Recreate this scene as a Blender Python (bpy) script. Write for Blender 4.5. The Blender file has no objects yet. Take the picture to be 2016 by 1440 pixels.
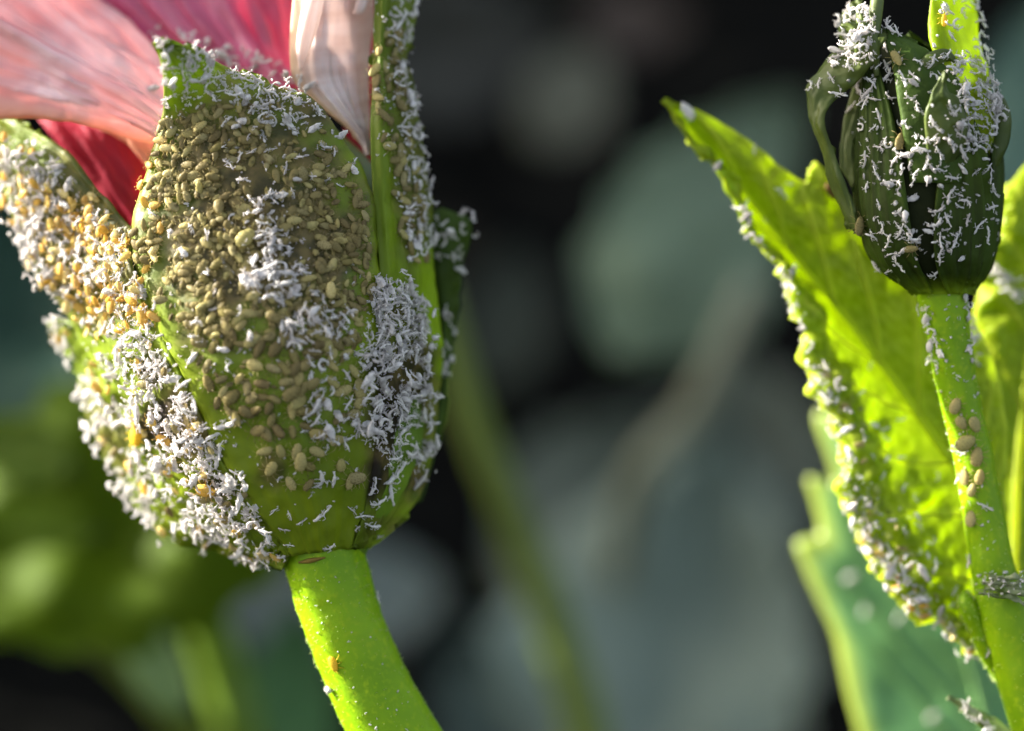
import bpy, math, random
import numpy as np
from mathutils import Vector, Matrix
from mathutils.bvhtree import BVHTree

random.seed(7)
rng = np.random.default_rng(11)
scene = bpy.context.scene
COL = scene.collection

# ------------------------------------------------------------------ camera, sky, sun, exposure
PITCH = math.radians(26)
DIST = 40.0                       # lens to plane of focus; 1 unit is about 3 mm
R = Vector((1, 0, 0))
F = Vector((0, math.cos(PITCH), -math.sin(PITCH)))
U = Vector((0, math.sin(PITCH), math.cos(PITCH)))
FOCUS_H = 50.0
CAM = Vector((0, 0, FOCUS_H)) - F * DIST
cd = bpy.data.cameras.new('camera')
cam = bpy.data.objects.new('camera', cd); COL.objects.link(cam)
cam.matrix_world = Matrix((( R.x, U.x, -F.x, CAM.x), (R.y, U.y, -F.y, CAM.y), (R.z, U.z, -F.z, CAM.z), (0, 0, 0, 1)))
cd.sensor_width = 36; cd.lens = 36 * DIST / 20.16
cd.clip_start = 0.5; cd.clip_end = 20000
cd.dof.use_dof = True; cd.dof.focus_distance = DIST - 1.2
APER = 1.08
cd.dof.aperture_fstop = cd.lens * 1e-3 / (2 * APER)
scene.camera = cam

SUN_C = (-0.84, 0.46, -0.14)      # towards the sun: right, up, towards the viewer
sd = (R * SUN_C[0] + U * SUN_C[1] - F * SUN_C[2]).normalized()
elev, rot = math.asin(sd.z), math.atan2(sd.x, sd.y)
w = bpy.data.worlds.new('World'); scene.world = w; w.use_nodes = True
nt = w.node_tree
bg = nt.nodes['Background']
sky = nt.nodes.new('ShaderNodeTexSky'); sky.sky_type = 'NISHITA'; sky.sun_disc = False
sky.sun_elevation = elev; sky.sun_rotation = rot
sky.air_density = 1.0; sky.dust_density = 5.0; sky.ozone_density = 0.2
hs = nt.nodes.new('ShaderNodeHueSaturation'); hs.inputs['Saturation'].default_value = 0.6    # a hazy, whitish sky
nt.links.new(sky.outputs[0], hs.inputs['Color']); nt.links.new(hs.outputs[0], bg.inputs[0]); bg.inputs[1].default_value = 0.085
sl = bpy.data.lights.new('sun', 'SUN'); sl.energy = 5.0; sl.angle = math.radians(0.5); sl.color = (1, 0.95, 0.86)
so = bpy.data.objects.new('sun', sl); COL.objects.link(so)
so.rotation_euler = sd.to_track_quat('Z', 'Y').to_euler(); so.location = sd * 200
vs = scene.view_settings
vs.view_transform = 'Standard'; vs.look = 'None'; vs.exposure = 2.35; vs.gamma = 1; vs.use_curve_mapping = False
scene.render.engine = 'CYCLES'
cy = scene.cycles
cy.use_denoising = True
cy.max_bounces = 8; cy.diffuse_bounces = 4; cy.transmission_bounces = 6; cy.glossy_bounces = 3
cy.sample_clamp_indirect = 6
cy.caustics_reflective = False; cy.caustics_refractive = False

# ------------------------------------------------------------------ helpers
def W(p):
    """(px, py, d) of the 2016x1440 view, d towards the viewer from the focus plane -> world points"""
    p = np.asarray(p, float)
    px, py, d = p[..., 0], p[..., 1], p[..., 2]
    k = (DIST - d)
    a = (px - 1008) * 0.01 * k / DIST
    b = (720 - py) * 0.01 * k / DIST
    return (np.array(CAM) + k[..., None] * np.array(F) + a[..., None] * np.array(R) + b[..., None] * np.array(U))

def h2(i, j, seed):
    n = (i * 374761393 + j * 668265263 + seed * 1442695041) & 0x7fffffff
    n = ((n ^ (n >> 13)) * 1274126177) & 0x7fffffff
    return ((n ^ (n >> 16)) & 0xffff) / 65535.0

def vnoise(x, y, seed=0):
    x = np.asarray(x, float); y = np.asarray(y, float)
    i = np.floor(x).astype(np.int64); j = np.floor(y).astype(np.int64)
    fx = x - i; fy = y - j
    fx = fx * fx * (3 - 2 * fx); fy = fy * fy * (3 - 2 * fy)
    a = h2(i, j, seed); b = h2(i + 1, j, seed); c = h2(i, j + 1, seed); d = h2(i + 1, j + 1, seed)
    return ((a * (1 - fx) + b * fx) * (1 - fy) + (c * (1 - fx) + d * fx) * fy) * 2 - 1

def fbm(x, y, seed=0, o=3):
    s = 0; a = 1
    for k in range(o):
        s = s + a * vnoise(x * 2 ** k, y * 2 ** k, seed + k * 17); a *= .5
    return s

def cr(pts, n):
    """Catmull-Rom through pts -> n samples, uniform in index"""
    P = np.asarray(pts, float)
    if len(P) == 2:
        t = np.linspace(0, 1, n)[:, None]; return P[0] * (1 - t) + P[1] * t
    E = np.vstack([2 * P[0] - P[1], P, 2 * P[-1] - P[-2]])
    t = np.linspace(0, len(P) - 1 - 1e-9, n); i = t.astype(int); f = (t - i)[:, None]
    p0, p1, p2, p3 = E[i], E[i + 1], E[i + 2], E[i + 3]
    return .5 * (2 * p1 + (p2 - p0) * f + (2 * p0 - 5 * p1 + 4 * p2 - p3) * f ** 2 + (3 * p1 - p0 - 3 * p2 + p3) * f ** 3)

ORIGIN = {}
HOSTS = []
def tag(o, label=None, cat=None, group=None, kind=None):
    if label: o['label'] = label
    if cat: o['category'] = cat
    if group: o['group'] = group
    if kind: o['kind'] = kind
    return o

def thing(name, loc, label, cat, group=None):
    o = bpy.data.objects.new(name, None); COL.objects.link(o)
    o.location = loc; o.empty_display_size = .3
    ORIGIN[o.name] = Vector(loc)
    return tag(o, label, cat, group)

def mesh_obj(name, verts, faces, mat, parent=None, uv=None, attrs=None, smooth=True, host=None):
    verts = np.asarray(verts, float)
    if host: HOSTS.append((verts.copy(), [tuple(f) for f in faces], host))
    org = ORIGIN[parent.name] if parent is not None else Vector((0, 0, 0))
    me = bpy.data.meshes.new(name)
    me.from_pydata((verts - np.array(org)).tolist(), [], [list(map(int, f)) for f in faces])
    if smooth: me.polygons.foreach_set('use_smooth', [True] * len(me.polygons))
    if uv is not None:
        li = np.zeros(len(me.loops), int); me.loops.foreach_get('vertex_index', li)
        l = me.uv_layers.new(name='UVMap'); l.data.foreach_set('uv', np.asarray(uv)[li].ravel())
    for k, v in (attrs or {}).items():
        a = me.attributes.new(k, 'FLOAT', 'POINT'); a.data.foreach_set('value', np.asarray(v, float).ravel())
    for m in (mat if isinstance(mat, (list, tuple)) else [mat]): me.materials.append(m)
    me.update()
    o = bpy.data.objects.new(name, me); COL.objects.link(o)
    if parent is not None:
        o.parent = parent; ORIGIN[o.name] = org
    return o

def grid_faces(ny, nx, wrap=False):
    f = []
    for j in range(ny - 1):
        for i in range(nx - (0 if wrap else 1)):
            a = j * nx + i; b = j * nx + (i + 1) % nx
            f.append((a, b, b + nx, a + nx))
    return f

def grid_normals(V):
    du = np.gradient(V, axis=1); dv = np.gradient(V, axis=0)
    n = np.cross(du, dv); l = np.linalg.norm(n, axis=2, keepdims=True); l[l < 1e-9] = 1
    n = n / l
    n[(n * (np.array(CAM) - V)).sum(2) < 0] *= -1     # towards the viewer's side
    return n

def sheet(name, G, mat, parent, disp=None, thick=0.05, attrs=None, host=None, label=None):
    """a thin leaf-like sheet with two skins and a rim; G is (ny, nx, 3) in view coordinates"""
    ny, nx = G.shape[:2]
    V = W(G); N = grid_normals(V)
    s, t = np.meshgrid(np.linspace(0, 1, nx), np.linspace(0, 1, ny))
    if disp is not None: V = V + N * disp(s, t, G)[..., None]
    N = grid_normals(V)
    Bk = V - N * thick
    n = ny * nx
    verts = np.vstack([V.reshape(-1, 3), Bk.reshape(-1, 3)])
    f = grid_faces(ny, nx)
    fb = [tuple(reversed([q + n for q in a])) for a in f]
    rim = [j * nx for j in range(ny)] + [(ny - 1) * nx + i for i in range(1, nx)] + \
          [j * nx + nx - 1 for j in range(ny - 2, -1, -1)] + [i for i in range(nx - 2, 0, -1)]
    fr = [(rim[k], rim[(k + 1) % len(rim)], rim[(k + 1) % len(rim)] + n, rim[k] + n) for k in range(len(rim))]
    st = np.stack([s, t], -1).reshape(-1, 2)
    at = {k: np.tile(v.ravel(), 2) for k, v in (attrs or {}).items()}
    o = mesh_obj(name, verts, f + fb + fr, mat, parent, np.vstack([st, st]), at, True, host)
    if label: o['label'] = label
    return o, V, N

def lobe(rows, ny, nx, bulge_scale=1.0, profile=None):
    """rows: (left, right, bulge) bottom to tip -> grid"""
    L = cr([r[0] for r in rows], ny); Rr = cr([r[1] for r in rows], ny)
    b = cr([(r[2], 0) for r in rows], ny)[:, 0]
    s = np.linspace(0, 1, nx)[None, :, None]
    G = L[:, None] * (1 - s) + Rr[:, None] * s
    pr = (4 * s * (1 - s))[..., 0] ** .75 if profile is None else profile(s[..., 0])
    G[..., 2] += b[:, None] * pr * bulge_scale
    return G

def tube(path, rad, sides=10, squash=None, cap=True):
    P = np.asarray(path, float); n = len(P)
    rad = np.broadcast_to(np.asarray(rad, float), (n,))
    T = np.gradient(P, axis=0); T /= np.linalg.norm(T, axis=1, keepdims=True) + 1e-12
    up = np.array([0.13, 0.97, 0.2])
    V = []; a = np.linspace(0, 2 * np.pi, sides, endpoint=False)
    x = np.cross(T[0], up); x /= np.linalg.norm(x)
    for k in range(n):
        x = x - T[k] * (x @ T[k]); x /= np.linalg.norm(x) + 1e-12
        y = np.cross(T[k], x)
        V.append(P[k] + rad[k] * (np.cos(a)[:, None] * x + np.sin(a)[:, None] * y))
    V = np.vstack(V); f = grid_faces(n, sides, True)
    uv = np.stack([np.tile(np.linspace(0, 1, sides), n), np.repeat(np.linspace(0, 1, n), sides)], -1)
    if cap:
        f.append(tuple(range(sides - 1, -1, -1))); f.append(tuple((n - 1) * sides + i for i in range(sides)))
    return V, f, uv

def join(parts):
    V, Fc, o = [], [], 0
    for v, f in parts:
        V.append(v); Fc += [tuple(i + o for i in q) for q in f]; o += len(v)
    return np.vstack(V), Fc

def px_tube(name, pts, rad, mat, parent, n=40, sides=16, host=None, label=None, rough=0.0):
    P = cr(pts, n); r = cr([(x, 0) for x in rad], n)[:, 0] if hasattr(rad, '__len__') else np.full(n, rad)
    V, f, uv = tube(W(P), r, sides)
    if rough:
        k = np.arange(len(V)); c = np.repeat(W(P), sides, 0)
        nn = (V - c) / (np.linalg.norm(V - c, axis=1, keepdims=True) + 1e-9)
        V = V + nn * (rough * .7 * np.cos(uv[:, 0] * 6.283 * 9 + uv[:, 1] * 3))[:, None]
        V = V + nn * (rough * fbm(uv[:, 1] * n * .35, np.cos(uv[:, 0] * 6.28) * 2 + 9, 5))[:, None]
    o = mesh_obj(name, V, f, mat, parent, uv, None, True, host)
    if label: o['label'] = label
    return o

# ------------------------------------------------------------------ materials
def nodes(name):
    m = bpy.data.materials.new(name); m.use_nodes = True
    n = m.node_tree.nodes; n.clear()
    return m, n, m.node_tree.links

def rgba(c): return (c[0], c[1], c[2], 1)

def mixc(n, l, fac, a, b, mode='MIX'):
    x = n.new('ShaderNodeMix'); x.data_type = 'RGBA'; x.blend_type = mode
    for s, v in ((0, fac), (6, a), (7, b)):
        if isinstance(v, (int, float)): x.inputs[s].default_value = v
        elif isinstance(v, tuple): x.inputs[s].default_value = rgba(v)
        else: l.new(v, x.inputs[s])
    return x.outputs[2]

def ramp(n, l, src, p0, p1):
    r = n.new('ShaderNodeMapRange'); r.inputs[1].default_value = p0; r.inputs[2].default_value = p1
    l.new(src, r.inputs[0]); return r.outputs[0]

def tex(n, l, kind, vec, scale, detail=4):
    t = n.new('ShaderNodeTexNoise' if kind == 'noise' else 'ShaderNodeTexVoronoi')
    t.inputs['Scale'].default_value = scale
    if kind == 'noise': t.inputs['Detail'].default_value = detail
    if vec is not None: l.new(vec, t.inputs['Vector'])
    return t.outputs[0]

def plant_mat(name, c1, c2, scale=1.0, trans=0.35, tcol=None, rough=.5, bump=.15, bscale=14, stain=None, stain2=None,
              streak=None, smix=.6, edge=None, spec=.35, coat=0.0, streak_scale=(2.0, 26.0), fine=None):
    m, n, l = nodes(name)
    tc = n.new('ShaderNodeTexCoord')
    col = mixc(n, l, ramp(n, l, tex(n, l, 'noise', tc.outputs['Object'], scale), .35, .65), c1, c2)
    if streak:
        mp = n.new('ShaderNodeMapping'); mp.inputs['Scale'].default_value = (streak_scale[0], streak_scale[1], 1)
        l.new(tc.outputs['UV'], mp.inputs[0])
        sn = ramp(n, l, tex(n, l, 'noise', mp.outputs[0], 1.0, 5), .38, .66)
        mu = n.new('ShaderNodeMath'); mu.operation = 'MULTIPLY'; mu.inputs[1].default_value = smix; l.new(sn, mu.inputs[0])
        col = mixc(n, l, mu.outputs[0], col, streak)
    if fine:
        col = mixc(n, l, ramp(n, l, tex(n, l, 'noise', tc.outputs['Object'], 9, 6), .52, .7), col, fine)
    if edge:                                       # margin of another colour by the sheet's width; right sepal: painted lit edge
        at = n.new('ShaderNodeAttribute'); at.attribute_name = 'edge'
        col = mixc(n, l, at.outputs['Fac'], col, edge)
    if stain:
        at = n.new('ShaderNodeAttribute'); at.attribute_name = 'stain'
        sc = mixc(n, l, ramp(n, l, tex(n, l, 'noise', tc.outputs['Object'], 3.2, 6), .42, .6), stain, stain2 or stain)
        col = mixc(n, l, at.outputs['Fac'], col, sc)
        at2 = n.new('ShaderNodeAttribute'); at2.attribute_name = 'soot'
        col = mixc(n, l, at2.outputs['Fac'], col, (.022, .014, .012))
    p = n.new('ShaderNodeBsdfPrincipled'); l.new(col, p.inputs['Base Color'])
    p.inputs['Roughness'].default_value = rough; p.inputs['Specular IOR Level'].default_value = spec
    if coat: p.inputs['Coat Weight'].default_value = coat; p.inputs['Coat Roughness'].default_value = .35
    if bump:
        b = n.new('ShaderNodeBump'); b.inputs['Strength'].default_value = bump; b.inputs['Distance'].default_value = .06
        l.new(tex(n, l, 'noise', tc.outputs['Object'], bscale, 5), b.inputs['Height']); l.new(b.outputs[0], p.inputs['Normal'])
    out = n.new('ShaderNodeOutputMaterial')
    if trans:
        t = n.new('ShaderNodeBsdfTranslucent')
        if tcol:
            tm = mixc(n, l, 0.65 if name == 'young_leaf' else 0.35, tcol, col); l.new(tm, t.inputs[0])
        else: l.new(col, t.inputs[0])
        mx = n.new('ShaderNodeMixShader'); mx.inputs[0].default_value = trans
        l.new(p.outputs[0], mx.inputs[1]); l.new(t.outputs[0], mx.inputs[2]); l.new(mx.outputs[0], out.inputs[0])
    else: l.new(p.outputs[0], out.inputs[0])
    return m

def bug_mat(name, stops, per_island, rough=.4, trans=.2, bands=True):
    m, n, l = nodes(name)
    if per_island:
        rnd = n.new('ShaderNodeNewGeometry').outputs['Random Per Island']
    else:
        rnd = n.new('ShaderNodeObjectInfo').outputs['Random']
    cr_ = n.new('ShaderNodeValToRGB'); e = cr_.color_ramp.elements
    while len(e) < len(stops): e.new(.5)
    for k, c in enumerate(stops): e[k].position = k / (len(stops) - 1); e[k].color = rgba(c)
    l.new(rnd, cr_.inputs[0]); col = cr_.outputs[0]
    tc = n.new('ShaderNodeTexCoord')
    nz = tex(n, l, 'noise', tc.outputs['Object'], 9.0, 4)
    col = mixc(n, l, ramp(n, l, nz, .5, .75), col, tuple(x * .55 for x in stops[0]))
    p = n.new('ShaderNodeBsdfPrincipled'); l.new(col, p.inputs['Base Color'])
    p.inputs['Roughness'].default_value = rough; p.inputs['Specular IOR Level'].default_value = .12
    b = n.new('ShaderNodeBump'); b.inputs['Strength'].default_value = .3; b.inputs['Distance'].default_value = .02
    l.new(tex(n, l, 'noise', tc.outputs['Object'], 22, 3), b.inputs['Height']); l.new(b.outputs[0], p.inputs['Normal'])
    t = n.new('ShaderNodeBsdfTranslucent'); l.new(col, t.inputs[0])
    mx = n.new('ShaderNodeMixShader'); mx.inputs[0].default_value = trans
    out = n.new('ShaderNodeOutputMaterial')
    l.new(p.outputs[0], mx.inputs[1]); l.new(t.outputs[0], mx.inputs[2]); l.new(mx.outputs[0], out.inputs[0])
    return m

M = {}
M['soil'] = plant_mat('soil', (.0045, .0045, .004), (.009, .009, .008), .12, 0, None, 1.0, .6, 2.0, spec=0.0)
M['sepal'] = plant_mat('sepal_green', (.22, .29, .006), (.15, .22, .007), .7, .3, (.5, .7, .02), .5, .25, 9,
                       stain=(.17, .12, .045), stain2=(.045, .032, .016), streak=(.15, .22, .02), smix=.5, streak_scale=(14, 1.5))
M['sepal_lit_lime'] = plant_mat('sepal_lit_lime', (.16, .22, .02), (.12, .17, .012), .9, .3, (.5, .7, .02), .5, .25, 9,
                       stain=(.17, .12, .045), stain2=(.035, .025, .015), streak=(.12, .17, .01), smix=.5, streak_scale=(9, 1.2), spec=.2, edge=(.27, .42, .008))
M['sepal_dark'] = plant_mat('sepal_dark', (.03, .055, .006), (.05, .09, .012), .9, .1, None, .6, .3, 9, spec=.15)
M['stem'] = plant_mat('stem_green', (.20, .36, .002), (.14, .28, .002), .5, .07, (.5, .7, .01), .42, .12, 16, fine=(.25, .38, .004), spec=.2)
M['calyx'] = plant_mat('calyx_green', (.13, .22, .012), (.08, .15, .012), .8, 0, None, .5, .2, 8)
M['scar'] = plant_mat('leaf_scar', (.20, .13, .015), (.12, .08, .012), 3, 0, None, .7, .4, 12)
M['pale_petal'] = plant_mat('pale_pink_petal', (.82, .52, .53), (.92, .80, .84), .8, .44, (.95, .58, .54), .42, .5, 4,  # paler second tone stands in for highlights on the petal
                            streak=(.66, .28, .33), smix=.55, streak_scale=(2.2, 10), edge=(.68, .25, .06), spec=.5)
M['pink_petal'] = plant_mat('magenta_petal', (.60, .07, .21), (.48, .035, .12), .8, .35, (.85, .1, .22), .4, .5, 4,
                            streak=(.78, .36, .48), smix=.7, streak_scale=(1.3, 13), spec=.55)
M['red_petal'] = plant_mat('crimson_petal', (.52, .025, .07), (.38, .015, .045), .8, .4, (.8, .04, .10), .5, .25, 8, streak=(.5, .05, .08), smix=.5)
M['cream_petal'] = plant_mat('cream_petal', (.82, .70, .68), (.86, .80, .78), 1.0, .35, (.95, .8, .72), .5, .25, 8,
                             streak=(.5, .30, .22), smix=.55, streak_scale=(14, 1.2), edge=(.75, .55, .3))
M['leaf'] = plant_mat('young_leaf', (.29, .41, .003), (.38, .49, .005), 1.6, .62, (.80, .96, .004), .45, .3, 7,
                      streak=(.09, .16, .005), smix=.35, streak_scale=(8, 8), edge=(.80, .88, .10))
M['leaf_vein'] = plant_mat('leaf_vein', (.42, .50, .05), (.36, .46, .04), 1, .72, (.95, .98, .10), .45, .1)
M['old_leaf'] = plant_mat('mature_leaf', (.10, .27, .12), (.14, .30, .08), .25, .3, (.35, .6, .08), .4, .15, 4,
                          edge=(.30, .38, .06), coat=.2)
M['old_vein'] = plant_mat('mature_vein', (.18, .35, .12), (.2, .37, .12), .8, .3, (.35, .6, .08), .5, .05)
M['bud_core'] = plant_mat('bud_core', (.010, .014, .003), (.014, .018, .004), 1.5, 0, None, .7, .3, 10, stain=(.17, .26, .006), stain2=(.13, .20, .006), spec=.1)  # darker than the sepals: paints deep shade into the grooves between them
M['bud'] = plant_mat('bud_green', (.028, .052, .004), (.045, .085, .006), 1.1, .12, (.2, .3, .01), .6, .3, 10, spec=.15,
                     streak=(.018, .022, .004), smix=.7, streak_scale=(10, 1.2), stain=(.17, .26, .006), stain2=(.13, .20, .006))
M['bract'] = plant_mat('bract_green', (.08, .11, .015), (.05, .08, .012), 1.4, .2, (.3, .4, .03), .5, .25, 9)
M['awn'] = plant_mat('awn_pale', (.13, .17, .05), (.10, .14, .04), 1.4, .25, None, .5, .2, 9)
M['dry'] = plant_mat('dry_stipule', (.44, .48, .30), (.13, .20, .025), 2.5, .4, None, .6, .3, 10)
M['hair'] = plant_mat('hair_pale', (.55, .62, .25), (.5, .6, .2), 2, .35, None, .5, 0)
M['leg'] = plant_mat('aphid_leg', (.25, .19, .07), (.18, .13, .05), 2, .2, None, .5, 0)

# ------------------------------------------------------------------ ground
gs = 6000
gx = np.concatenate([[-gs, -1200, -400], np.linspace(-150, 150, 61), [400, 1200, gs]])
gy = np.concatenate([[-gs, -1200, -300], np.linspace(-60, 220, 57), [500, 1500, gs]])
X, Y = np.meshgrid(gx, gy)
Z = 1.6 * fbm(X * .09, Y * .09, 3) * (np.abs(X) < 160) * (Y > -70) * (Y < 230)
g = mesh_obj('ground', np.stack([X, Y, Z], -1).reshape(-1, 3), grid_faces(*X.shape), M['soil'])
g['kind'] = 'structure'

# ------------------------------------------------------------------ unseen row of foliage, added left of the picture to keep sun off the ground
def shade_hedge():
    o = thing('shade_hedge', (-80, 150, 0), 'unseen dark green foliage added to shade the ground behind the flower', 'shade_hedge')
    r = np.random.default_rng(4)
    n = 14000
    c = np.stack([r.uniform(-100, -62, n), r.uniform(52, 420, n), r.uniform(0, 1, n) ** .8 * 120], -1)
    c[:, 2] += 5 * fbm(c[:, 1] * .05, c[:, 0] * .05, 9)
    a = r.normal(size=(n, 3)); a /= np.linalg.norm(a, axis=1, keepdims=True)
    b = np.cross(a, r.normal(size=(n, 3))); b /= np.linalg.norm(b, axis=1, keepdims=True)
    L = r.uniform(3, 6, n)[:, None]
    k = np.cross(a, b) * .25 * L
    V = np.stack([c - a * L, c + b * L * .45 + k, c + a * L, c - b * L * .45 + k], 1).reshape(-1, 3)
    V[:, 2] = np.maximum(V[:, 2], .1)
    f = [(4 * q, 4 * q + 1, 4 * q + 2, 4 * q + 3) for q in range(n)]
    fo = mesh_obj('foliage', V, f, plant_mat('shade_hedge_leaf', (.04, .075, .02), (.06, .09, .025), .2, .1, None, .5, 0), o, smooth=False); fo['kind'] = 'stuff'
    for y in range(60, 420, 36):
        p = np.array([(-80, y, -1), (-80 + 4 * math.sin(y), y + 3, 45), (-80, y - 4, 100)])
        v, ff, uv = tube(cr(p, 12), np.linspace(2, .5, 12), 8)
        mesh_obj('trunk', v, ff, plant_mat('bark', (.06, .045, .03), (.09, .07, .05), .5, 0, None, .9, .5, 3) if 'bark' not in M else M['bark'], o, uv)
shade_hedge()

# ------------------------------------------------------------------ plants out of focus behind
BG_GROUP = None
def ovate(u, tip=.8):
    return np.sin(np.pi * np.clip(u, 0, 1) ** tip) ** .8

def low_plant(cx, cy, z, length, width, ang, c1, label, tilt=0.0, roll=0.0, c2=None, trans=.15, tcol=None, rough=.55,
              stalk=True, wave=1.0, name='low_plant', shape=.8, coat=.0, spec=.12):
    """one broad leaf on a stalk; size in view pixels at its own distance, ang = direction of the tip"""
    z = z * 1.45 if z < -20 else z * 1.2
    c = Vector(W(np.array((cx, cy, z)))); k = 0.01 * (DIST - z) / DIST
    Lw, Ww = length * k, width * k
    u, v = np.meshgrid(np.linspace(0, 1, 28), np.linspace(-1, 1, 13), indexing='ij')
    ex = R * math.cos(ang) + U * math.sin(ang); ey = -R * math.sin(ang) + U * math.cos(ang); ez = -F
    rt = Matrix.Rotation(roll, 3, ex) @ Matrix.Rotation(tilt, 3, ey)
    ex, ey, ez = [np.array(rt @ q) for q in (ex, ey, ez)]
    hw = ovate(u, shape) * Ww / 2 * (1 + .06 * np.sin(u * 40) * np.abs(v))
    wv = wave * Ww * .12 * fbm(u * 3 + cx * .01, v * 1.5 + cy * .01, 4)
    P = np.array(c) + ((u - .5) * Lw)[..., None] * ex + (v * hw)[..., None] * ey + (wv - np.abs(v) * hw * -.12)[..., None] * ez
    m = plant_mat('plant_leaf', c1, c2 or tuple(x * .8 for x in c1), .12, trans, tcol, rough, .1, .6, coat=coat, spec=spec)
    base = Vector(P[0, 6])
    lean = (c - CAM).normalized()
    foot = c + lean * ((c.z + 1) / -lean.z * .97); foot.z = 0
    t = thing(name, foot, label, 'plant', BG_GROUP)
    n = P.shape[0] * P.shape[1]
    V = np.vstack([P.reshape(-1, 3), P.reshape(-1, 3) - np.array(ez) * .12])
    f = grid_faces(28, 13); f = f + [tuple(q + n for q in reversed(a)) for a in f]
    mesh_obj('leaf', V, f, m, t, np.stack([u, v * .5 + .5], -1).reshape(-1, 2).repeat(1, 0).tolist() * 2)
    # the stalk leaves the blade's base and bends to the ground behind it
    mid = base.lerp(foot, .45) + Vector((0, 0, -1.5))
    Vt, ft, uvt = tube(cr([base, base.lerp(mid, .4) + F * 1.0, mid, foot - Vector((0, 0, .5))], 14), np.linspace(.22, .4, 14), 8)
    mesh_obj('stalk', Vt, ft, M['sepal_dark'], t, uvt)
    return t

def back_stem(pts, rad, c1, label, name='plant_stem', cat='plant stem', trans=.1):
    pts = [(a, b, d * 1.3) for a, b, d in pts]; rad = [q * 1.2 for q in rad]
    P = W(cr(pts, 24))
    m = plant_mat('back_stem', c1, tuple(x * .75 for x in c1), .2, trans, None, .5, .1, 1)
    V, f, uv = tube(P, np.linspace(rad[0], rad[1], 24), 12)
    o = mesh_obj(name, V, f, m, None, uv)
    return tag(o, label, cat)

def deg(a): return math.radians(a)
low_plant(1385, 440, -30, 640, 400, deg(52), (.22, .295, .195), 'grey green blurred leaf in the dark gap left of the bud', tilt=.2, roll=.3)
low_plant(1310, 1230, -34, 800, 620, deg(72), (.21, .27, .225), 'large dull blue grey blurred leaf low in the middle gap', tilt=.1, roll=-.2)
low_plant(640, 1190, -36, 480, 220, deg(190), (.18, .225, .21), 'slate grey blurred leaf behind the thick green flower stem', tilt=.1)
low_plant(1010, 1390, -40, 420, 330, deg(130), (.08, .12, .11), 'dim blue green blurred leaf at the bottom edge beside the yellowish stem', tilt=.2)
low_plant(210, 1020, -16, 900, 560, deg(200), (.075, .13, .0005), 'big deep green blurred leaf in the lower left corner', tilt=.1, roll=.2, trans=.35, tcol=(.17, .26, .001))
low_plant(30, 880, -13, 240, 130, deg(160), (.13, .20, .025), 'pale yellow green blurred patch standing in for a leaf glint at the left edge', trans=.2)  # light glint on the deep green leaf, built as a paler leaf in front
low_plant(60, 1030, -13.5, 260, 90, deg(170), (.10, .165, .01), 'thin dull green blurred patch standing in for a glint on the deep green leaf', trans=.2)  # second light glint, likewise a separate leaf set in front
low_plant(300, 1290, -15, 270, 110, deg(118), (.19, .29, .11), 'pale oblong blurred leaf in the lower left beside a dark gap', trans=.2)
low_plant(40, 620, -24, 620, 420, deg(100), (.035, .08, .055), 'dark teal green blurred leaf behind the crusted left sepal', tilt=.2)
low_plant(560, 1390, -26, 420, 220, deg(80), (.07, .16, .06), 'dark green blurred leaf at the bottom edge left of the thick stem', tilt=.1)
low_plant(2040, 240, -26, 520, 280, deg(85), (.12, .2, .15), 'grey teal blurred leaf behind the right side of the bud', tilt=.1)
low_plant(1120, 190, -44, 260, 180, deg(60), (.14, .14, .1), 'small brownish grey blurred leaf near the top in the dark gap', tilt=.3)
low_plant(900, 90, -46, 420, 300, deg(20), (.06, .06, .05), 'very dark grey blurred leaf at the top right of the flower', tilt=.3)
low_plant(1250, 40, -48, 240, 140, deg(10), (.10, .075, .06), 'dim brown blurred leaf at the top edge in the dark gap', tilt=.3)
low_plant(1500, 900, -40, 420, 300, deg(100), (.13, .15, .115), 'dull grey blurred leaf behind the teeth of the blue green leaf', tilt=.2)
low_plant(1180, 980, -44, 520, 360, deg(35), (.21, .245, .19), 'soft grey green blurred leaf low in the middle gap', tilt=.3, roll=.3)
low_plant(1330, 1010, -38, 330, 90, deg(60), (.26, .27, .22), 'pale folded blurred leaf edge in the middle gap', tilt=.2)
low_plant(1000, 620, -46, 300, 180, deg(80), (.05, .06, .045), 'very dark green blurred leaf right of the dark curled sepal', tilt=.2)
back_stem([(860, 560, -20), (930, 820, -21), (1010, 1020, -22), (1100, 1260, -23), (1170, 1520, -24), (1200, 1900, -26)], (.35, .75), (.15, .21, .04),
          'yellowish green blurred stem slanting down right of the flower')
back_stem([(1480, 560, -29), (1420, 700, -29), (1350, 830, -30), (1250, 960, -32), (1200, 1300, -44)], (.4, .55), (.24, .26, .18),
          'pale grey blurred stem running down from the grey green leaf')
back_stem([(-200, 1060, -15), (0, 1150, -15), (130, 1225, -15.5), (260, 1320, -16), (420, 1500, -18)], (.4, .4), (.14, .20, .02),
          'yellow green blurred stem slanting across the lower left corner')
back_stem([(350, 1050, -18), (400, 1200, -18), (440, 1330, -18.5), (480, 1500, -19), (500, 1800, -22)], (.6, .6), (.13, .22, .015),
          'olive green blurred stem rising left of the thick flower stem')

# ------------------------------------------------------------------ the big flower
FL = Vector(W(np.array((860, 1700, -1.0))))
flower = thing('flower', FL, 'large pink flower in a green calyx crusted with aphids and white skins', 'flower')

stem_pts = [(640, 1010, -.1), (638, 1090, 0), (664, 1190, .02), (700, 1290, .05), (772, 1440, .1), (850, 1560, .1), (960, 1720, 0), (1080, 1950, -.4)]
px_tube('stem', stem_pts, [.92, .82, .79, .775, .83, .84, .85, .85], M['stem'], flower, 90, 40, 'stem', rough=.012)

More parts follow.
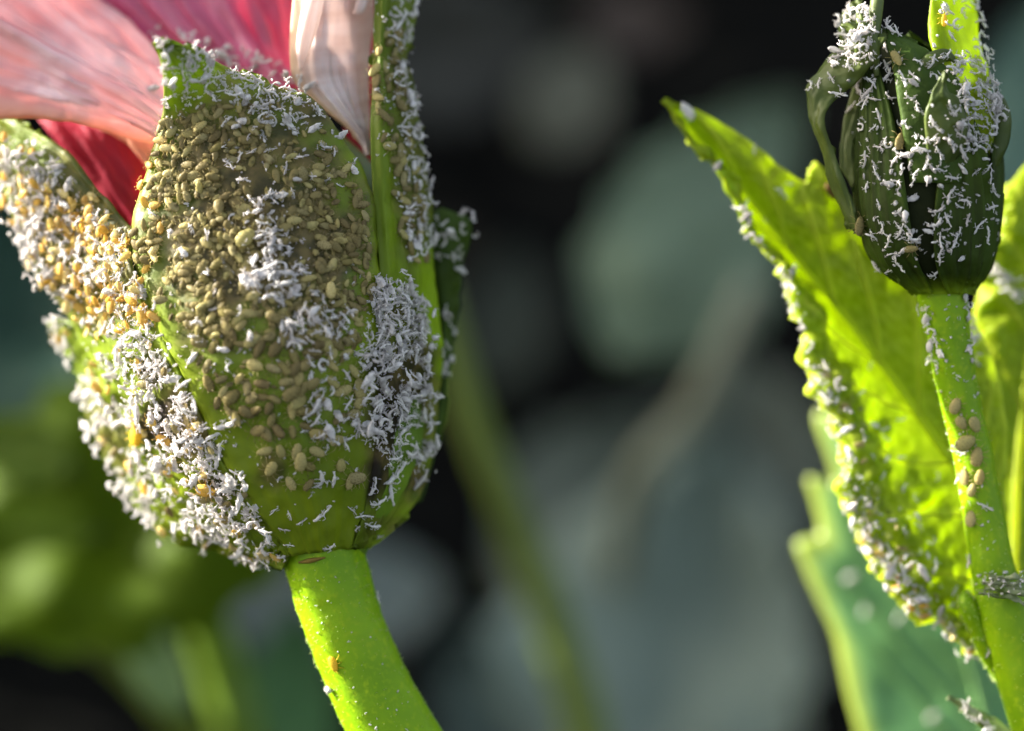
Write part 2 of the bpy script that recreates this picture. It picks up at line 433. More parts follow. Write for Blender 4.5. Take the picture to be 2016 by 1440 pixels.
core_rows = [(1100, 640, 78, -.0), (1085, 638, 86, 0), (1050, 640, 105, 0), (1000, 625, 165, -.1), (900, 600, 230, -.3), (750, 575, 265, -.5), (500, 550, 262, -.7), (350, 530, 225, -.8), (240, 520, 120, -.8), (200, 520, 10, -.8)]
cr_rows = cr([(a, b, c) for a, b, c, d in core_rows], 40); cd_ = cr([(r[3], 0) for r in core_rows], 40)[:, 0]
th = np.linspace(0, 2 * np.pi, 40, endpoint=False)
Gc = np.stack([cr_rows[:, 1:2] + cr_rows[:, 2:3] * np.cos(th), np.repeat(cr_rows[:, 0:1], 40, 1), cd_[:, None] + cr_rows[:, 2:3] * .0068 * np.sin(th)], -1)
mesh_obj('calyx_tube', W(Gc).reshape(-1, 3), grid_faces(40, 40, True), M['calyx'], flower, host='core')

A = [((575, 1092, .75), (690, 1082, .65), .15), ((530, 1030, 1.0), (712, 1020, .8), .35), ((470, 950, 1.25), (728, 930, .95), .55),
     ((430, 890, 1.35), (738, 850, 1.05), .7), ((385, 790, 1.45), (745, 740, 1.15), .8), ((345, 710, 1.5), (748, 640, 1.15), .8),
     ((300, 605, 1.35), (746, 540, 1.05), .85), ((264, 520, 1.15), (740, 450, .95), .8), ((262, 450, 1.0), (728, 375, .85), .75),
     ((278, 375, 1.0), (705, 318, .85), .65), ((298, 315, 1.0), (660, 255, .9), .5), ((315, 250, 1.1), (615, 197, 1.0), .4),
     ((322, 200, 1.5), (550, 172, .9), .25), ((322, 160, 1.9), (470, 150, 1.1), .15), ((318, 125, 2.2), (400, 112, 1.7), .1), ((308, 82, 2.4), (322, 80, 2.4), 0)]
C = [((560, 1110, .5), (575, 1092, .75), 0), ((500, 1090, .2), (530, 1030, 1.0), .15), ((400, 1040, 0), (470, 950, 1.25), .2), ((330, 985, -.2), (430, 890, 1.35), .25),
     ((290, 920, -.4), (385, 790, 1.45), .25), ((245, 840, -.5), (345, 710, 1.5), .25), ((195, 740, -.6), (300, 605, 1.35), .25), ((150, 650, -.7), (264, 520, 1.15), .25),
     ((70, 530, -.8), (262, 460, .9), .25), ((30, 430, -.9), (245, 430, .6), .25), ((0, 350, -1.0), (190, 370, .3), .2), ((-40, 300, -1.1), (140, 310, 0), .15),
     ((-90, 250, -1.2), (60, 262, -.5), .1), ((-140, 215, -1.3), (-20, 235, -1.0), .05), ((-165, 200, -1.4), (-155, 200, -1.4), 0)]
E = [((555, 1114, .2), (560, 1108, .4), 0), ((440, 1080, -.6), (490, 1082, .1), .1), ((330, 1052, -1.0), (398, 1038, -.1), .15), ((255, 960, -1.3), (332, 984, -.3), .2),
     ((200, 870, -1.5), (292, 918, -.5), .2), ((160, 790, -1.6), (247, 838, -.6), .2), ((138, 710, -1.7), (197, 738, -.7), .2), ((112, 660, -1.6), (160, 655, -.8), .15), ((104, 636, -1.5), (116, 630, -1.3), 0)]
B = [((690, 1082, .65), (722, 1074, .2), .05), ((712, 1020, .8), (800, 1012, 0), .2), ((728, 930, .95), (842, 940, -.3), .35), ((738, 850, 1.05), (855, 860, -.5), .4),
     ((745, 740, 1.15), (865, 770, -.6), .4), ((748, 640, 1.15), (868, 690, -.6), .4), ((746, 540, 1.05), (862, 600, -.6), .4), ((741, 460, .9), (853, 510, -.6), .4),
     ((733, 370, .7), (848, 410, -.5), .4), ((731, 280, .5), (838, 320, -.4), .4), ((732, 190, .3), (820, 225, -.3), .4), ((735, 100, .1), (800, 135, -.4), .4),
     ((738, 20, -.1), (815, 40, -.6), .35), ((742, -80, -.4), (812, -60, -.8), .3), ((748, -200, -.8), (800, -180, -1.2), .2), ((770, -300, -1.1), (775, -300, -1.1), 0)]
D = [((800, 1000, -.9), (830, 985, -1.0), 0), ((846, 880, -1.0), (862, 850, -1.2), .1), ((862, 780, -1.1), (884, 760, -1.3), .15), ((866, 690, -1.1), (892, 650, -1.4), .2),
     ((860, 600, -1.1), (903, 590, -1.4), .25), ((852, 520, -1.0), (912, 520, -1.3), .25), ((848, 460, -.9), (922, 480, -1.2), .2), ((850, 420, -.8), (925, 440, -1.0), .1), ((870, 408, -.8), (915, 425, -.9), 0)]

def sep_disp(seed, amp, rib=.05):
    def f(s, t, G):
        x, y = G[..., 0] * .01, G[..., 1] * .01
        d = amp * fbm(x * 1.3, y * 1.3, seed) + amp * .4 * fbm(x * 5, y * 5, seed + 3)
        d += rib * (np.exp(-((s - .04) / .05) ** 2) + np.exp(-((s - .96) / .05) ** 2))
        for c in (.3, .5, .7): d += rib * .45 * np.exp(-((s - c - .03 * np.sin(t * 7)) / .025) ** 2)
        return d
    return f

def stain_of(G, cx, cy, rx, ry, lo=.2, seed=5):
    r = np.hypot((G[..., 0] - cx) / rx, (G[..., 1] - cy) / ry)
    nz = fbm(G[..., 0] * .018, G[..., 1] * .018, seed)
    return np.clip((1.1 - r) * 2.2 + nz * .6, 0, 1) * .95

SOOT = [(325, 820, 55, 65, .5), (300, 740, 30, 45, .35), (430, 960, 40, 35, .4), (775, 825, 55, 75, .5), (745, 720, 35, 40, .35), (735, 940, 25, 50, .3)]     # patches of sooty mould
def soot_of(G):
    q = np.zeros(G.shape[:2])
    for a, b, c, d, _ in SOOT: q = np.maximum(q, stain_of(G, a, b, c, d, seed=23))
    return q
GA = lobe(A, 120, 60)
sheet('sepal', GA, M['sepal'], flower, sep_disp(1, .05), .09, {'soot': soot_of(GA), 'stain': np.maximum(stain_of(GA, 500, 410, 220, 290), np.maximum(.8 * stain_of(GA, 535, 930, 40, 50), stain_of(GA, 790, 830, 80, 190)) )}, 'front', 'broad front sepal packed with tan aphids')
GC = lobe(C, 110, 40)
sheet('sepal', GC, M['sepal'], flower, sep_disp(8, .09, .07), .09, {'soot': soot_of(GC), 'stain': np.maximum(stain_of(GC, 360, 830, 70, 90), stain_of(GC, 170, 450, 160, 220) * .8)}, 'left', 'sunlit left sepal crusted white and orange')
GE = lobe(E, 80, 24)
sheet('sepal', GE, M['sepal'], flower, sep_disp(12, .07), .09, {'stain': stain_of(GE, 200, 850, 80, 150) * .6}, 'left_back', 'narrow left sepal behind the crusted one')
def keel(s): return np.maximum(np.exp(-((s - .22) / .16) ** 2), .6 * (4 * s * (1 - s)))
GB = lobe(B, 120, 40, 1.0, keel)
sheet('sepal', GB, M['sepal_lit_lime'], flower, sep_disp(15, .04), .09, {'soot': soot_of(GB), 'edge': np.clip((np.linspace(0, 1, 40)[None] - .55) * 4, 0, 1) * np.clip((GB[..., 1] - 430) / 120, 0, 1) + .55 * np.clip(1 - np.abs(np.linspace(0, 1, 40)[None] - .3) / .25, 0, 1) * np.clip((GB[..., 1] - 250) / 200, 0, 1) * np.clip((900 - GB[..., 1]) / 300, 0, 1), 'stain': np.maximum(stain_of(GB, 790, 830, 90, 230), stain_of(GB, 810, 320, 50, 230) * .5)}, 'right', 'long upright right sepal with a keel')  # lower right edge painted brighter lime to look lit
GD = lobe(D, 60, 16)
sheet('sepal', GD, M['sepal_dark'], flower, sep_disp(19, .06), .07, {'stain': np.zeros(GD.shape[:2])}, 'back', 'dark curled sepal with white skins at its tip')
px_tube('scar', [(588, 1108, .72), (612, 1104, .8), (640, 1098, .84)], [.02, .05, .015], M['scar'], flower, 10, 8)

# petals
def petal(name, Lc, Rc, bul, mat, amp, freq, seed, nx=70, ny=60, edge=None, label=None, curl=None, host=None, thick=.04):
    """Lc, Rc: the two long margins from the outer rim to the claw"""
    L = cr(Lc, nx); Rr = cr(Rc, nx)
    t = np.linspace(0, 1, ny)[:, None, None]
    G = L[None] * (1 - t) + Rr[None] * t
    G[..., 2] += bul * (4 * t * (1 - t))[..., 0]
    if curl is not None: G[..., 2] += curl(np.linspace(0, 1, nx)[None, :], t[..., 0])
    def dsp(s, tt, g):
        rip = fbm(s * 1.2 + seed, tt * freq, seed) + .5 * fbm(s * 2.5, tt * freq * 2.3, seed + 5)
        return amp * rip * (.35 + .65 * np.sin(np.pi * np.clip(tt, 0, 1)) ** .5) + amp * .5 * fbm(s * 7, tt * 11, seed + 9)
    ed = {} if edge is None else {'edge': edge(*np.meshgrid(np.linspace(0, 1, nx), np.linspace(0, 1, ny)))}
    o, V, N = sheet(name, G, mat, flower, dsp, thick, ed, host, label)
    return o

petal('petal', [(-260, 250, -.5), (-60, 238, -.1), (60, 235, .1), (150, 245, .2), (240, 268, .0), (340, 300, -.4)],
      [(-420, -420, -1.2), (-150, -330, -1.4), (40, -160, -1.5), (180, -20, -1.5), (280, 70, -1.3), (370, 180, -1.0)], .8, M['pale_petal'], .14, 10, 21,
      edge=lambda s, t: np.clip(1 - t / .11, 0, 1) * .9, label='pale salmon pink petal with an orange rim', host='petal')
petal('petal', [(-420, -420, -2.4), (-120, -120, -2.2), (60, 40, -2.1), (220, 130, -2.0), (380, 200, -1.8), (550, 260, -1.6)],
      [(560, -620, -2.6), (590, -330, -2.3), (600, -120, -2.0), (605, 40, -1.8), (620, 150, -1.6), (640, 250, -1.5)], .8, M['pink_petal'], .25, 12, 33,
      label='deep magenta streaked petal', host='petal')
petal('petal', [(60, 215, -1.6), (95, 262, -1.3), (150, 330, -1.2), (205, 405, -1.2), (250, 470, -1.2), (300, 540, -1.3)],
      [(330, 200, -1.9), (340, 260, -1.6), (345, 310, -1.5), (350, 370, -1.4), (360, 430, -1.4), (370, 520, -1.4)], .25, M['red_petal'], .05, 4, 44,
      label='shaded crimson petal under the pale one', host='petal')
petal('petal', [(180, 248, -.9), (225, 268, -.75), (262, 296, -.7), (290, 330, -.7), (310, 370, -.8)],
      [(300, 230, -1.0), (320, 255, -.9), (335, 290, -.8), (345, 320, -.8), (350, 370, -.9)], .1, M['pale_petal'], .05, 4, 51,
      edge=lambda s, t: np.full_like(s, .75), label='small tan folded petal edge', nx=30, ny=24)
petal('petal', [(600, -420, -.8), (590, -200, -.4), (582, -60, -.1), (574, 40, 0), (571, 110, .05), (582, 165, .0), (640, 220, -.1), (700, 275, -.2), (722, 306, -.3)],
      [(760, -420, -1.3), (752, -200, -1.1), (742, -60, -.9), (736, 20, -.8), (731, 90, -.7), (728, 150, -.6), (727, 205, -.5), (728, 255, -.4), (729, 306, -.35)], .38, M['cream_petal'], .05, 5, 62,
      edge=lambda s, t: np.clip(1 - t / .25, 0, 1) * .8, label='cream white curled petal beside the right sepal', host='petal')
# the rolled cream lip along the left margin of that petal
px_tube('petal_fold', [(640, -120, .15), (628, -40, .3), (612, 30, .38), (598, 90, .36), (592, 140, .2)], [.16, .17, .2, .15, .03], M['cream_petal'], flower, 30, 14)
px_tube('petal_fold', [(730, -80, -.3), (718, -20, -.1), (708, 18, -.05), (695, 26, -.15)], [.1, .12, .11, .03], M['cream_petal'], flower, 20, 12)
petal('petal', [(640, -300, -2.2), (650, -100, -2.0), (660, 60, -1.7), (670, 200, -1.4), (690, 330, -1.1), (705, 440, -.8)],
      [(800, -300, -2.3), (790, -100, -2.1), (780, 60, -1.8), (770, 200, -1.6), (760, 330, -1.3), (755, 450, -1.0)], .1, M['red_petal'], .04, 4, 71,
      label='dark maroon petal deep behind the right sepal')

# ------------------------------------------------------------------ the bud plant on the right
BP = Vector(W(np.array((2090, 1750, -1.5))))
plant = thing('bud_plant', BP, 'plant with a dark closed bud and bright yellow green leaves', 'plant')
px_tube('stem', [(1845, 540, .2), (1855, 590, .2), (1872, 690, .15), (1893, 800, .1), (1916, 900, .05), (1938, 1020, 0), (1955, 1120, 0), (1975, 1180, 0)],
        [.48, .47, .42, .39, .38, .40, .42, .46], M['stem'], plant, 70, 28, 'bud_stem', 'thin upper stem carrying the bud', rough=.012)
px_tube('stem', [(1955, 1130, -.05), (1978, 1200, 0), (2005, 1290, 0), (2040, 1400, .05), (2080, 1500, .05), (2150, 1700, -.3), (2250, 2000, -1)],
        [.44, .5, .54, .58, .6, .6, .6], M['stem'], plant, 60, 28, 'bud_stem', 'thick lower stem below the node', rough=.014)

BR = cr([(580, 1857, 51.5), (567, 1853, 57), (552, 1847, 73), (533, 1841, 91), (502, 1834, 110), (445, 1829, 124), (360, 1826, 131), (270, 1822, 128), (190, 1808, 113), (130, 1784, 84), (90, 1764, 46), (66, 1752, 20), (54, 1748, 4)], 200)
def egg(th, t, off=0.0):
    i = np.clip(t, 0, 1) * 199
    i0 = np.floor(i).astype(int); i1 = np.minimum(i0 + 1, 199); f = (i - i0)[..., None]
    q = BR[i0] * (1 - f) + BR[i1] * f
    r = q[..., 2] + off * 100
    return np.stack([q[..., 1] + r * np.sin(th), q[..., 0] + 0 * th, .25 + .0092 * r * np.cos(th)], -1)
tt, aa = np.meshgrid(np.linspace(0, 1, 50), np.linspace(-np.pi, np.pi, 48, endpoint=False), indexing='ij')
mesh_obj('bud', W(egg(aa, tt)).reshape(-1, 3), grid_faces(50, 48, True), M['bud_core'], plant, np.stack([aa / 6.28 + .5, tt], -1).reshape(-1, 2), {'stain': np.clip(1.1 - tt / .2, 0, 1).ravel()}, host='bud')
def bud_sepal(th0, half, t1, off, mat, label, flare=0.0, bright=0.0, seed=1, lean=0.0):
    t = np.linspace(.015, t1, 60)[:, None]; s = np.linspace(-1, 1, 26)[None]
    q = (t / t1)
    hw = half * (1 - q ** 3.0) ** .8 * (.75 + .35 * np.sin(np.pi * q))
    th_ = th0 + s * hw + lean * q ** 2
    G = egg(th_ + 0 * t, t + 0 * s, 0) 
    o_ = off * (.25 + .75 * np.sin(np.pi * np.clip(q * 1.1, 0, 1)) ** .5) + flare * q ** 3 + .05 * (1 - s ** 2)
    G2 = egg(th_ + 0 * t, t + 0 * s, o_ + 0 * s)
    st = np.clip(np.clip(q - .55, 0, 1) * 2 * bright + np.clip(1.1 - t / .2, 0, 1), 0, 1) + 0 * s
    return sheet('sepal', G2, mat, plant, lambda a, b, g: .03 * fbm(a * 6, b * 7, seed) + .05 * fbm(a * 11, b * 1.5, seed + 2) * np.clip(b * 4, 0, 1) * np.clip((1 - b) * 5, 0, 1) + .05 * (np.exp(-((a - .5) / .05) ** 2) + np.exp(-((a - .02) / .05) ** 2) + np.exp(-((a - .98) / .05) ** 2)), .06, {'stain': st}, 'bud', label)
bud_sepal(-.82, .56, .84, .13, M['bud'], 'dark left sepal of the bud', .0, 0, 3)
bud_sepal(.62, .55, .74, .13, M['bud'], 'dark front right sepal of the bud', .0, .35, 7, -.1)
bud_sepal(1.75, .6, .9, .08, M['bud'], 'dark right sepal of the bud', .05, 0, 9)
bud_sepal(3.3, .7, .9, .06, M['bud'], 'rear sepal of the bud', 0, 0, 11)
sheet('sepal', lobe([((1790, 360, 1.5), (1890, 360, 1.5), .1), ((1776, 240, 1.5), (1900, 240, 1.5), .15), ((1762, 160, 1.4), (1882, 160, 1.35), .15), ((1752, 110, 1.25), (1826, 105, 1.2), .12), ((1746, 80, 1.15), (1780, 78, 1.1), .06), ((1742, 56, 1.1), (1747, 55, 1.1), 0)], 60, 22),
      M['sepal_dark'], plant, lambda s, t, g: .04 * fbm(s * 4, t * 6, 13) + .04 * np.exp(-((s - .97) / .05) ** 2), .06, {'stain': np.zeros((60, 22))}, 'bud', 'pointed green upper sepal of the bud')
for k, (a, b, c, e) in enumerate((((1690, 150, 1.0), (1700, 100, 1.25), (1685, 60, 1.35), (1655, 48, 1.2)), ((1800, 150, 1.3), (1835, 120, 1.35), (1862, 112, 1.25), (1885, 128, 1.0)), ((1720, 130, 1.1), (1712, 80, 1.3), (1700, 40, 1.3), (1688, 12, 1.1)), ((1950, 330, .5), (1972, 270, .6), (1975, 220, .6), (1962, 175, .4)))):
    cc = cr([a, b, c, e], 26); ww = np.array([14, 17, 15, 3]); w2 = cr([(q, 0) for q in ww], 26)[:, 0]
    tn = np.gradient(cc[:, :2], axis=0); tn /= np.linalg.norm(tn, axis=1, keepdims=True); nn2 = np.stack([-tn[:, 1], tn[:, 0]], -1)
    sv = np.linspace(-1, 1, 9)[None, :, None]
    Gk = np.concatenate([cc[:, None, :2] + sv * (nn2 * w2[:, None])[:, None], cc[:, None, 2:] + .08 * (1 - sv ** 2)], -1)
    sheet('sepal_tip', Gk, M['bract'], plant, lambda s, t, g: .02 * fbm(s * 4, t * 6, 31), .05, None, 'bract')
# pointed bract standing proud in front, arching bract on the left, lit bract at the top right, awn
sheet('bract', lobe([((1822, 330, 1.55), (1872, 340, 1.5), .05), ((1822, 280, 1.7), (1895, 285, 1.6), .1), ((1818, 230, 1.8), (1905, 232, 1.65), .12), ((1830, 195, 1.85), (1886, 200, 1.75), .1), ((1843, 170, 1.9), (1868, 175, 1.85), .05), ((1856, 140, 1.95), (1862, 140, 1.95), 0)], 40, 16),
      M['bract'], plant, lambda s, t, g: .04 * fbm(s * 4, t * 6, 3), .06, None, 'bud', 'short pointed olive bract on the front of the bud')
sheet('bract', lobe([((1668, 450, .6), (1690, 462, .9), .03), ((1640, 380, .6), (1672, 385, .9), .05), ((1618, 310, .6), (1648, 315, .9), .05), ((1596, 250, .6), (1625, 250, .9), .05), ((1588, 200, .6), (1630, 215, .9), .06), ((1598, 150, .6), (1660, 185, .95), .1),
                     ((1630, 112, .7), (1690, 160, 1.1), .12), ((1670, 80, .9), (1715, 125, 1.2), .1), ((1715, 62, 1.1), (1740, 80, 1.25), .03), ((1742, 60, 1.2), (1746, 62, 1.2), 0)], 60, 14),
      M['bract'], plant, lambda s, t, g: .05 * fbm(s * 3, t * 12, 5), .07, None, 'bract', 'thin olive bract arching off the left side of the bud')
sheet('bract', lobe([((1880, 330, .9), (1950, 330, .5), .1), ((1870, 240, 1.2), (1962, 240, .6), .25), ((1852, 170, 1.25), (1955, 170, .5), .3), ((1838, 110, 1.1), (1938, 110, .35), .3), ((1826, 60, .9), (1925, 60, .2), .25), ((1832, 10, .7), (1922, 10, 0), .2), ((1842, -60, .5), (1915, -60, -.1), .15), ((1870, -160, .2), (1880, -160, .2), 0)], 60, 26),
      M['leaf'], plant, lambda s, t, g: .04 * fbm(s * 4, t * 8, 6), .06, {'edge': np.zeros((60, 26))}, 'bract', 'sunlit yellow green bract rising at the top right of the bud')
sheet('bract', lobe([((1655, 330, .1), (1690, 400, .3), .02), ((1660, 250, .1), (1700, 300, .3), .03), ((1680, 160, .1), (1725, 190, .3), .05), ((1660, 90, .1), (1740, 100, .3), .1), ((1650, 45, .2), (1720, 30, .3), .1), ((1668, 22, .2), (1700, 10, .3), .05), ((1690, 0, .2), (1695, 0, .2), 0)], 50, 16),
      M['bract'], plant, lambda s, t, g: .05 * fbm(s * 4, t * 8, 8), .06, None, 'bract', 'rear bract of the bud with a crusted tip')
px_tube('awn', [(1726, 150, 1.05), (1720, 90, 1.1), (1722, 50, 1.1), (1727, 0, 1.1), (1730, -60, 1.0), (1734, -160, .8)], [.05, .09, .12, .13, .12, .05], M['awn'], plant, 30, 10, 'bract')

# leaves
def leaf_sheet(edgeL, mid, edgeR, name_label, mat, seed, wrinkle, host, midrib=.09, nv=7, edge_w=.12, parent=None, curl=.18, thick=.035):
    ny, nh = 150, 34
    L = cr(edgeL, ny); Mm = cr(mid, ny); Rr = cr(edgeR, ny)
    # teeth and a ragged margin
    q = np.linspace(0, 1, ny)
    tp = np.clip((1 - q) * 12, 0, 1); L[:, 0] += 5 * tp * fbm(q * 30, q * 0 + 1, seed); L[:, 1] += 4 * tp * fbm(q * 30, q * 0 + 7, seed)
    s = np.linspace(0, 1, nh)[None, :, None]
    left = L[:, None] * (1 - s) + Mm[:, None] * s
    right = Mm[:, None] * (1 - s[:, 1:]) + Rr[:, None] * s[:, 1:]
    left[..., 2] += curl * np.sin(np.pi * np.clip(s[..., 0], 0, 1) ** .62) * np.sin(np.pi * np.clip(np.linspace(.04, .97, ny), 0, 1))[:, None] ** .5; right[..., 2] += .15 * np.sin(np.pi * s[:, 1:, 0])
    G = np.concatenate([left, right], 1)
    nx = G.shape[1]
    def dsp(ss, t, g):
        a = np.clip((.5 - ss) * 2, 0, 1); b = np.clip((ss - .5) * 2, 0, 1)
        x, y = g[..., 0] * .01, g[..., 1] * .01
        ph = t * nv * 2.0 - np.abs(ss - .5) * 2.2
        vein = -np.abs(np.sin(np.pi * ph)) ** .7
        tpr = np.clip((1 - t) * 10, 0, 1)
        wl = tpr * wrinkle[0] * a ** .8 * (fbm(x * 2.6, y * 2.6, seed, 3)) + wrinkle[0] * .4 * a * vein
        wl = wl + tpr * wrinkle[0] * .45 * a ** .6 * fbm(x * 5.5, y * 5.5, seed + 8, 2) * np.clip((g[..., 1] - 450) / 250, .1, 1) * np.clip(a * 3, 0, 1)
        wr = wrinkle[1] * b ** .6 * (fbm(x * 1.8, y * 1.8, seed + 4, 3)) + wrinkle[1] * .5 * b * vein
        return wl + wr
    S, T = np.meshgrid(np.linspace(0, 1, nx), np.linspace(0, 1, ny))
    e = np.clip(1 - np.minimum(S, 1 - S) / edge_w, 0, 1)
    a_ = np.abs(S - .5) * 2
    def band(ph, w_): return np.exp(-(np.abs(ph - np.round(ph)) / w_) ** 2)
    vn = band((T - .16 * a_) * nv + .6, .075) * (1 - .45 * a_)
    wob = .12 * fbm(S * 9, T * 9, seed + 6)
    v2 = np.maximum(band((T + .10 * a_ + wob * .2) * nv * 4, .12), band(a_ * 9 + wob * 2 + T * 6, .12)) * .38
    e = np.maximum(e * .9, np.maximum(np.maximum(vn, v2), np.exp(-(a_ / .045) ** 2)))
    o, V, N = sheet('leaf', G, mat, parent, dsp, thick, {'edge': e * .9}, host, name_label)
    k = nh - 1
    Vm, f, uv = tube(V[:, k] + N[:, k] * midrib * .3, np.linspace(midrib * 1.25, midrib * .15, ny) , 10)
    mesh_obj('midrib', Vm, f, M['leaf_vein'], o, uv)
    for i in range(1, nv):                         # side veins climb from the midrib to both margins
        for sgn in (-1, 1):
            j0 = int(ny * (i - .6) / nv)
            js = [min(ny - 1, int(j0 + ny * .16 * u)) for u in np.linspace(0, 1, 12)]
            ks = [int(k + sgn * (nh - 4) * u) for u in np.linspace(0, 1, 12)]
            path = np.array([V[a, b] + N[a, b] * .008 for a, b in zip(js, ks)])
            vv, vf, vuv = tube(path, np.linspace(.036, .010, 12), 6)
            mesh_obj('vein', vv, vf, M['leaf_vein'], o, vuv)
    return o, V, N

# rows run from the stem end up to the tip
leafG, VG, NG = leaf_sheet(
    [(1968, 1340, -0.80), (1900, 1290, -0.83), (1835, 1238, -0.86), (1770, 1180, -0.89), (1715, 1120, -0.92), (1680, 1060, -0.95), (1645, 985, -0.98), (1640, 900, -1.00), (1625, 820, -1.02), (1598, 750, -1.04), (1572, 680, -1.06), (1552, 600, -1.07), (1540, 525, -1.08), (1500, 500, -1.09), (1455, 440, -1.09), (1440, 380, -1.10), (1405, 318, -1.10), (1352, 275, -1.10), (1325, 225, -1.10), (1306, 195, -1.10)],
    [(1955, 1180, -0.70), (1940, 1130, -0.94), (1925, 1070, -1.07), (1912, 1010, -1.18), (1900, 955, -1.27), (1880, 915, -1.35), (1850, 875, -1.41), (1815, 825, -1.46), (1780, 778, -1.51), (1745, 732, -1.54), (1705, 680, -1.56), (1665, 628, -1.57), (1620, 575, -1.57), (1580, 525, -1.56), (1535, 470, -1.54), (1490, 412, -1.50), (1445, 355, -1.45), (1390, 290, -1.39), (1340, 230, -1.30), (1308, 196, -1.10)],
    [(1990, 1170, -0.80), (1985, 1100, -0.84), (1985, 1020, -0.88), (1985, 940, -0.92), (1985, 860, -0.96), (1975, 790, -0.99), (1960, 720, -1.02), (1930, 650, -1.05), (1890, 590, -1.07), (1840, 540, -1.09), (1780, 490, -1.11), (1720, 440, -1.12), (1665, 392, -1.13), (1607, 318, -1.13), (1588, 356, -1.13), (1540, 330, -1.13), (1505, 300, -1.12), (1440, 250, -1.12), (1370, 215, -1.11), (1312, 196, -1.10)],
    'long yellow green leaf with a wrinkled left margin', M['leaf'], 3, (.21, .09), 'leaf', .115, 9, .06, plant, curl=.5)
leafH, VH, NH = leaf_sheet(
    [(1985, 1150, -1.8), (1945, 1080, -2.2), (1930, 980, -2.4), (1925, 880, -2.5), (1920, 780, -2.5), (1915, 680, -2.5), (1915, 600, -2.4), (1925, 530, -2.2), (1945, 470, -2.0), (1962, 430, -1.9), (1985, 360, -1.9), (2050, 280, -2.0)],
    [(1995, 1150, -1.7), (1995, 1080, -1.9), (1998, 980, -2.0), (2005, 880, -2.1), (2015, 780, -2.1), (2025, 690, -2.1), (2035, 610, -2.0), (2045, 540, -1.9), (2055, 480, -1.8), (2065, 430, -1.8), (2075, 360, -1.8), (2085, 270, -2.0)],
    [(2010, 1150, -1.8), (2060, 1080, -2.3), (2110, 980, -2.6), (2140, 880, -2.8), (2160, 780, -2.9), (2170, 690, -2.9), (2170, 610, -2.8), (2165, 540, -2.6), (2155, 480, -2.5), (2140, 430, -2.4), (2120, 350, -2.2), (2090, 265, -2.0)],
    'yellow green leaf behind the right of the stem', M['leaf'], 13, (.12, .1), 'leaf', .08, 7, .05, plant)

# dry silvery stipules at the node, small stipule at the bottom edge
rs = random.Random(5)
for k in range(5):                                # torn papery strips
    y0 = 1140 + k * 6 + rs.gauss(0, 3); h = rs.uniform(2.5, 6); x0 = 1918 + rs.uniform(0, 30); d0 = .52 + rs.uniform(0, .1)
    xs_ = np.linspace(0, 1, 7); wob = [rs.gauss(0, 3.5) for _ in xs_]; sl_ = rs.gauss(0, 14)
    rows = [((x0 + (2050 - x0) * q, y0 + w_ + sl_ * q - h * math.sin(math.pi * (.08 + .84 * q)), d0 + .14 * math.sin(2.4 * q)), (x0 + (2050 - x0) * q, y0 + w_ + sl_ * q + h * math.sin(math.pi * (.08 + .84 * q)), d0 + .02 + .14 * math.sin(2.4 * q)), .03) for q, w_ in zip(xs_, wob)]
    sheet('stipule', lobe(rows, 40, 8), M['dry'], plant, lambda s, t, g, k=k: .03 * fbm(s * 3, t * 14, 70 + k), .03, None, 'stipule')
for k in range(9):                                # loose fibres
    y0 = 1150 + rs.gauss(0, 12)
    a = [(1915 + rs.uniform(-10, 40), y0 + rs.gauss(0, 6), .58), (1950, y0 - 3 + rs.gauss(0, 4), .66), (1980 + rs.gauss(0, 9), y0 + rs.gauss(0, 8), .74), (2010, y0 + rs.gauss(0, 10), .7), (2040, y0 + rs.gauss(0, 12), .5)]
    px_tube('fibre', a, [.003, .01, .014, .01, .003], M['dry'], plant, 20, 5, 'stipule')
sheet('stipule', lobe([((1990, 1490, -.4), (2030, 1470, -.4), .1), ((1945, 1445, -.4), (1985, 1428, -.4), .1), ((1905, 1410, -.4), (1935, 1402, -.4), .06), ((1866, 1374, -.4), (1870, 1372, -.4), 0)], 30, 12),
      M['dry'], plant, lambda s, t, g: .04 * fbm(s * 4, t * 6, 6), .06, None, 'stipule', 'straw coloured stipule at the bottom edge')
# stub of the front leaf base, a green fold beside the node
px_tube('stem', [(1968, 1345, -.25), (1945, 1290, -.2), (1925, 1235, -.15), (1905, 1190, -.1), (1900, 1165, -.2)], [.05, .16, .2, .2, .08], M['stem'], plant, 24, 14, 'bud_stem', 'short leaf stalk hugging the node')

# the mature leaf further back at the lower right
ml = thing('mature_leaf', Vector(W(np.array((2300, 1700, -9)))), 'smooth blue green toothed leaf behind the yellow green one', 'leaf')
z0 = -8.0
leaf_I_left = [(1760, 1900, z0), (1730, 1700, z0), (1715, 1560, z0), (1690, 1450, z0), (1668, 1370, z0), (1655, 1310, z0), (1642, 1255, z0), (1612, 1190, z0), (1585, 1130, z0), (1566, 1075, z0), (1585, 1058, z0), (1612, 1050, z0), (1602, 1000, z0), (1588, 950, z0), (1602, 936, z0), (1640, 950, z0), (1628, 900, z0), (1605, 830, z0), (1618, 806, z0), (1660, 830, z0), (1690, 790, z0), (1750, 740, z0)]
leaf_I_mid = [(2050, 1900, z0 + .8)] + [(2040 - i * 13, 1800 - i * 48, z0 + .7) for i in range(1, 21)] + [(1755, 738, z0)]
leaf_I_right = [(2330, 1900, z0 - .4)] + [(2350 - 4 * i - .9 * i * i, 1800 - i * 50, z0 - .5) for i in range(1, 21)] + [(1760, 736, z0)]
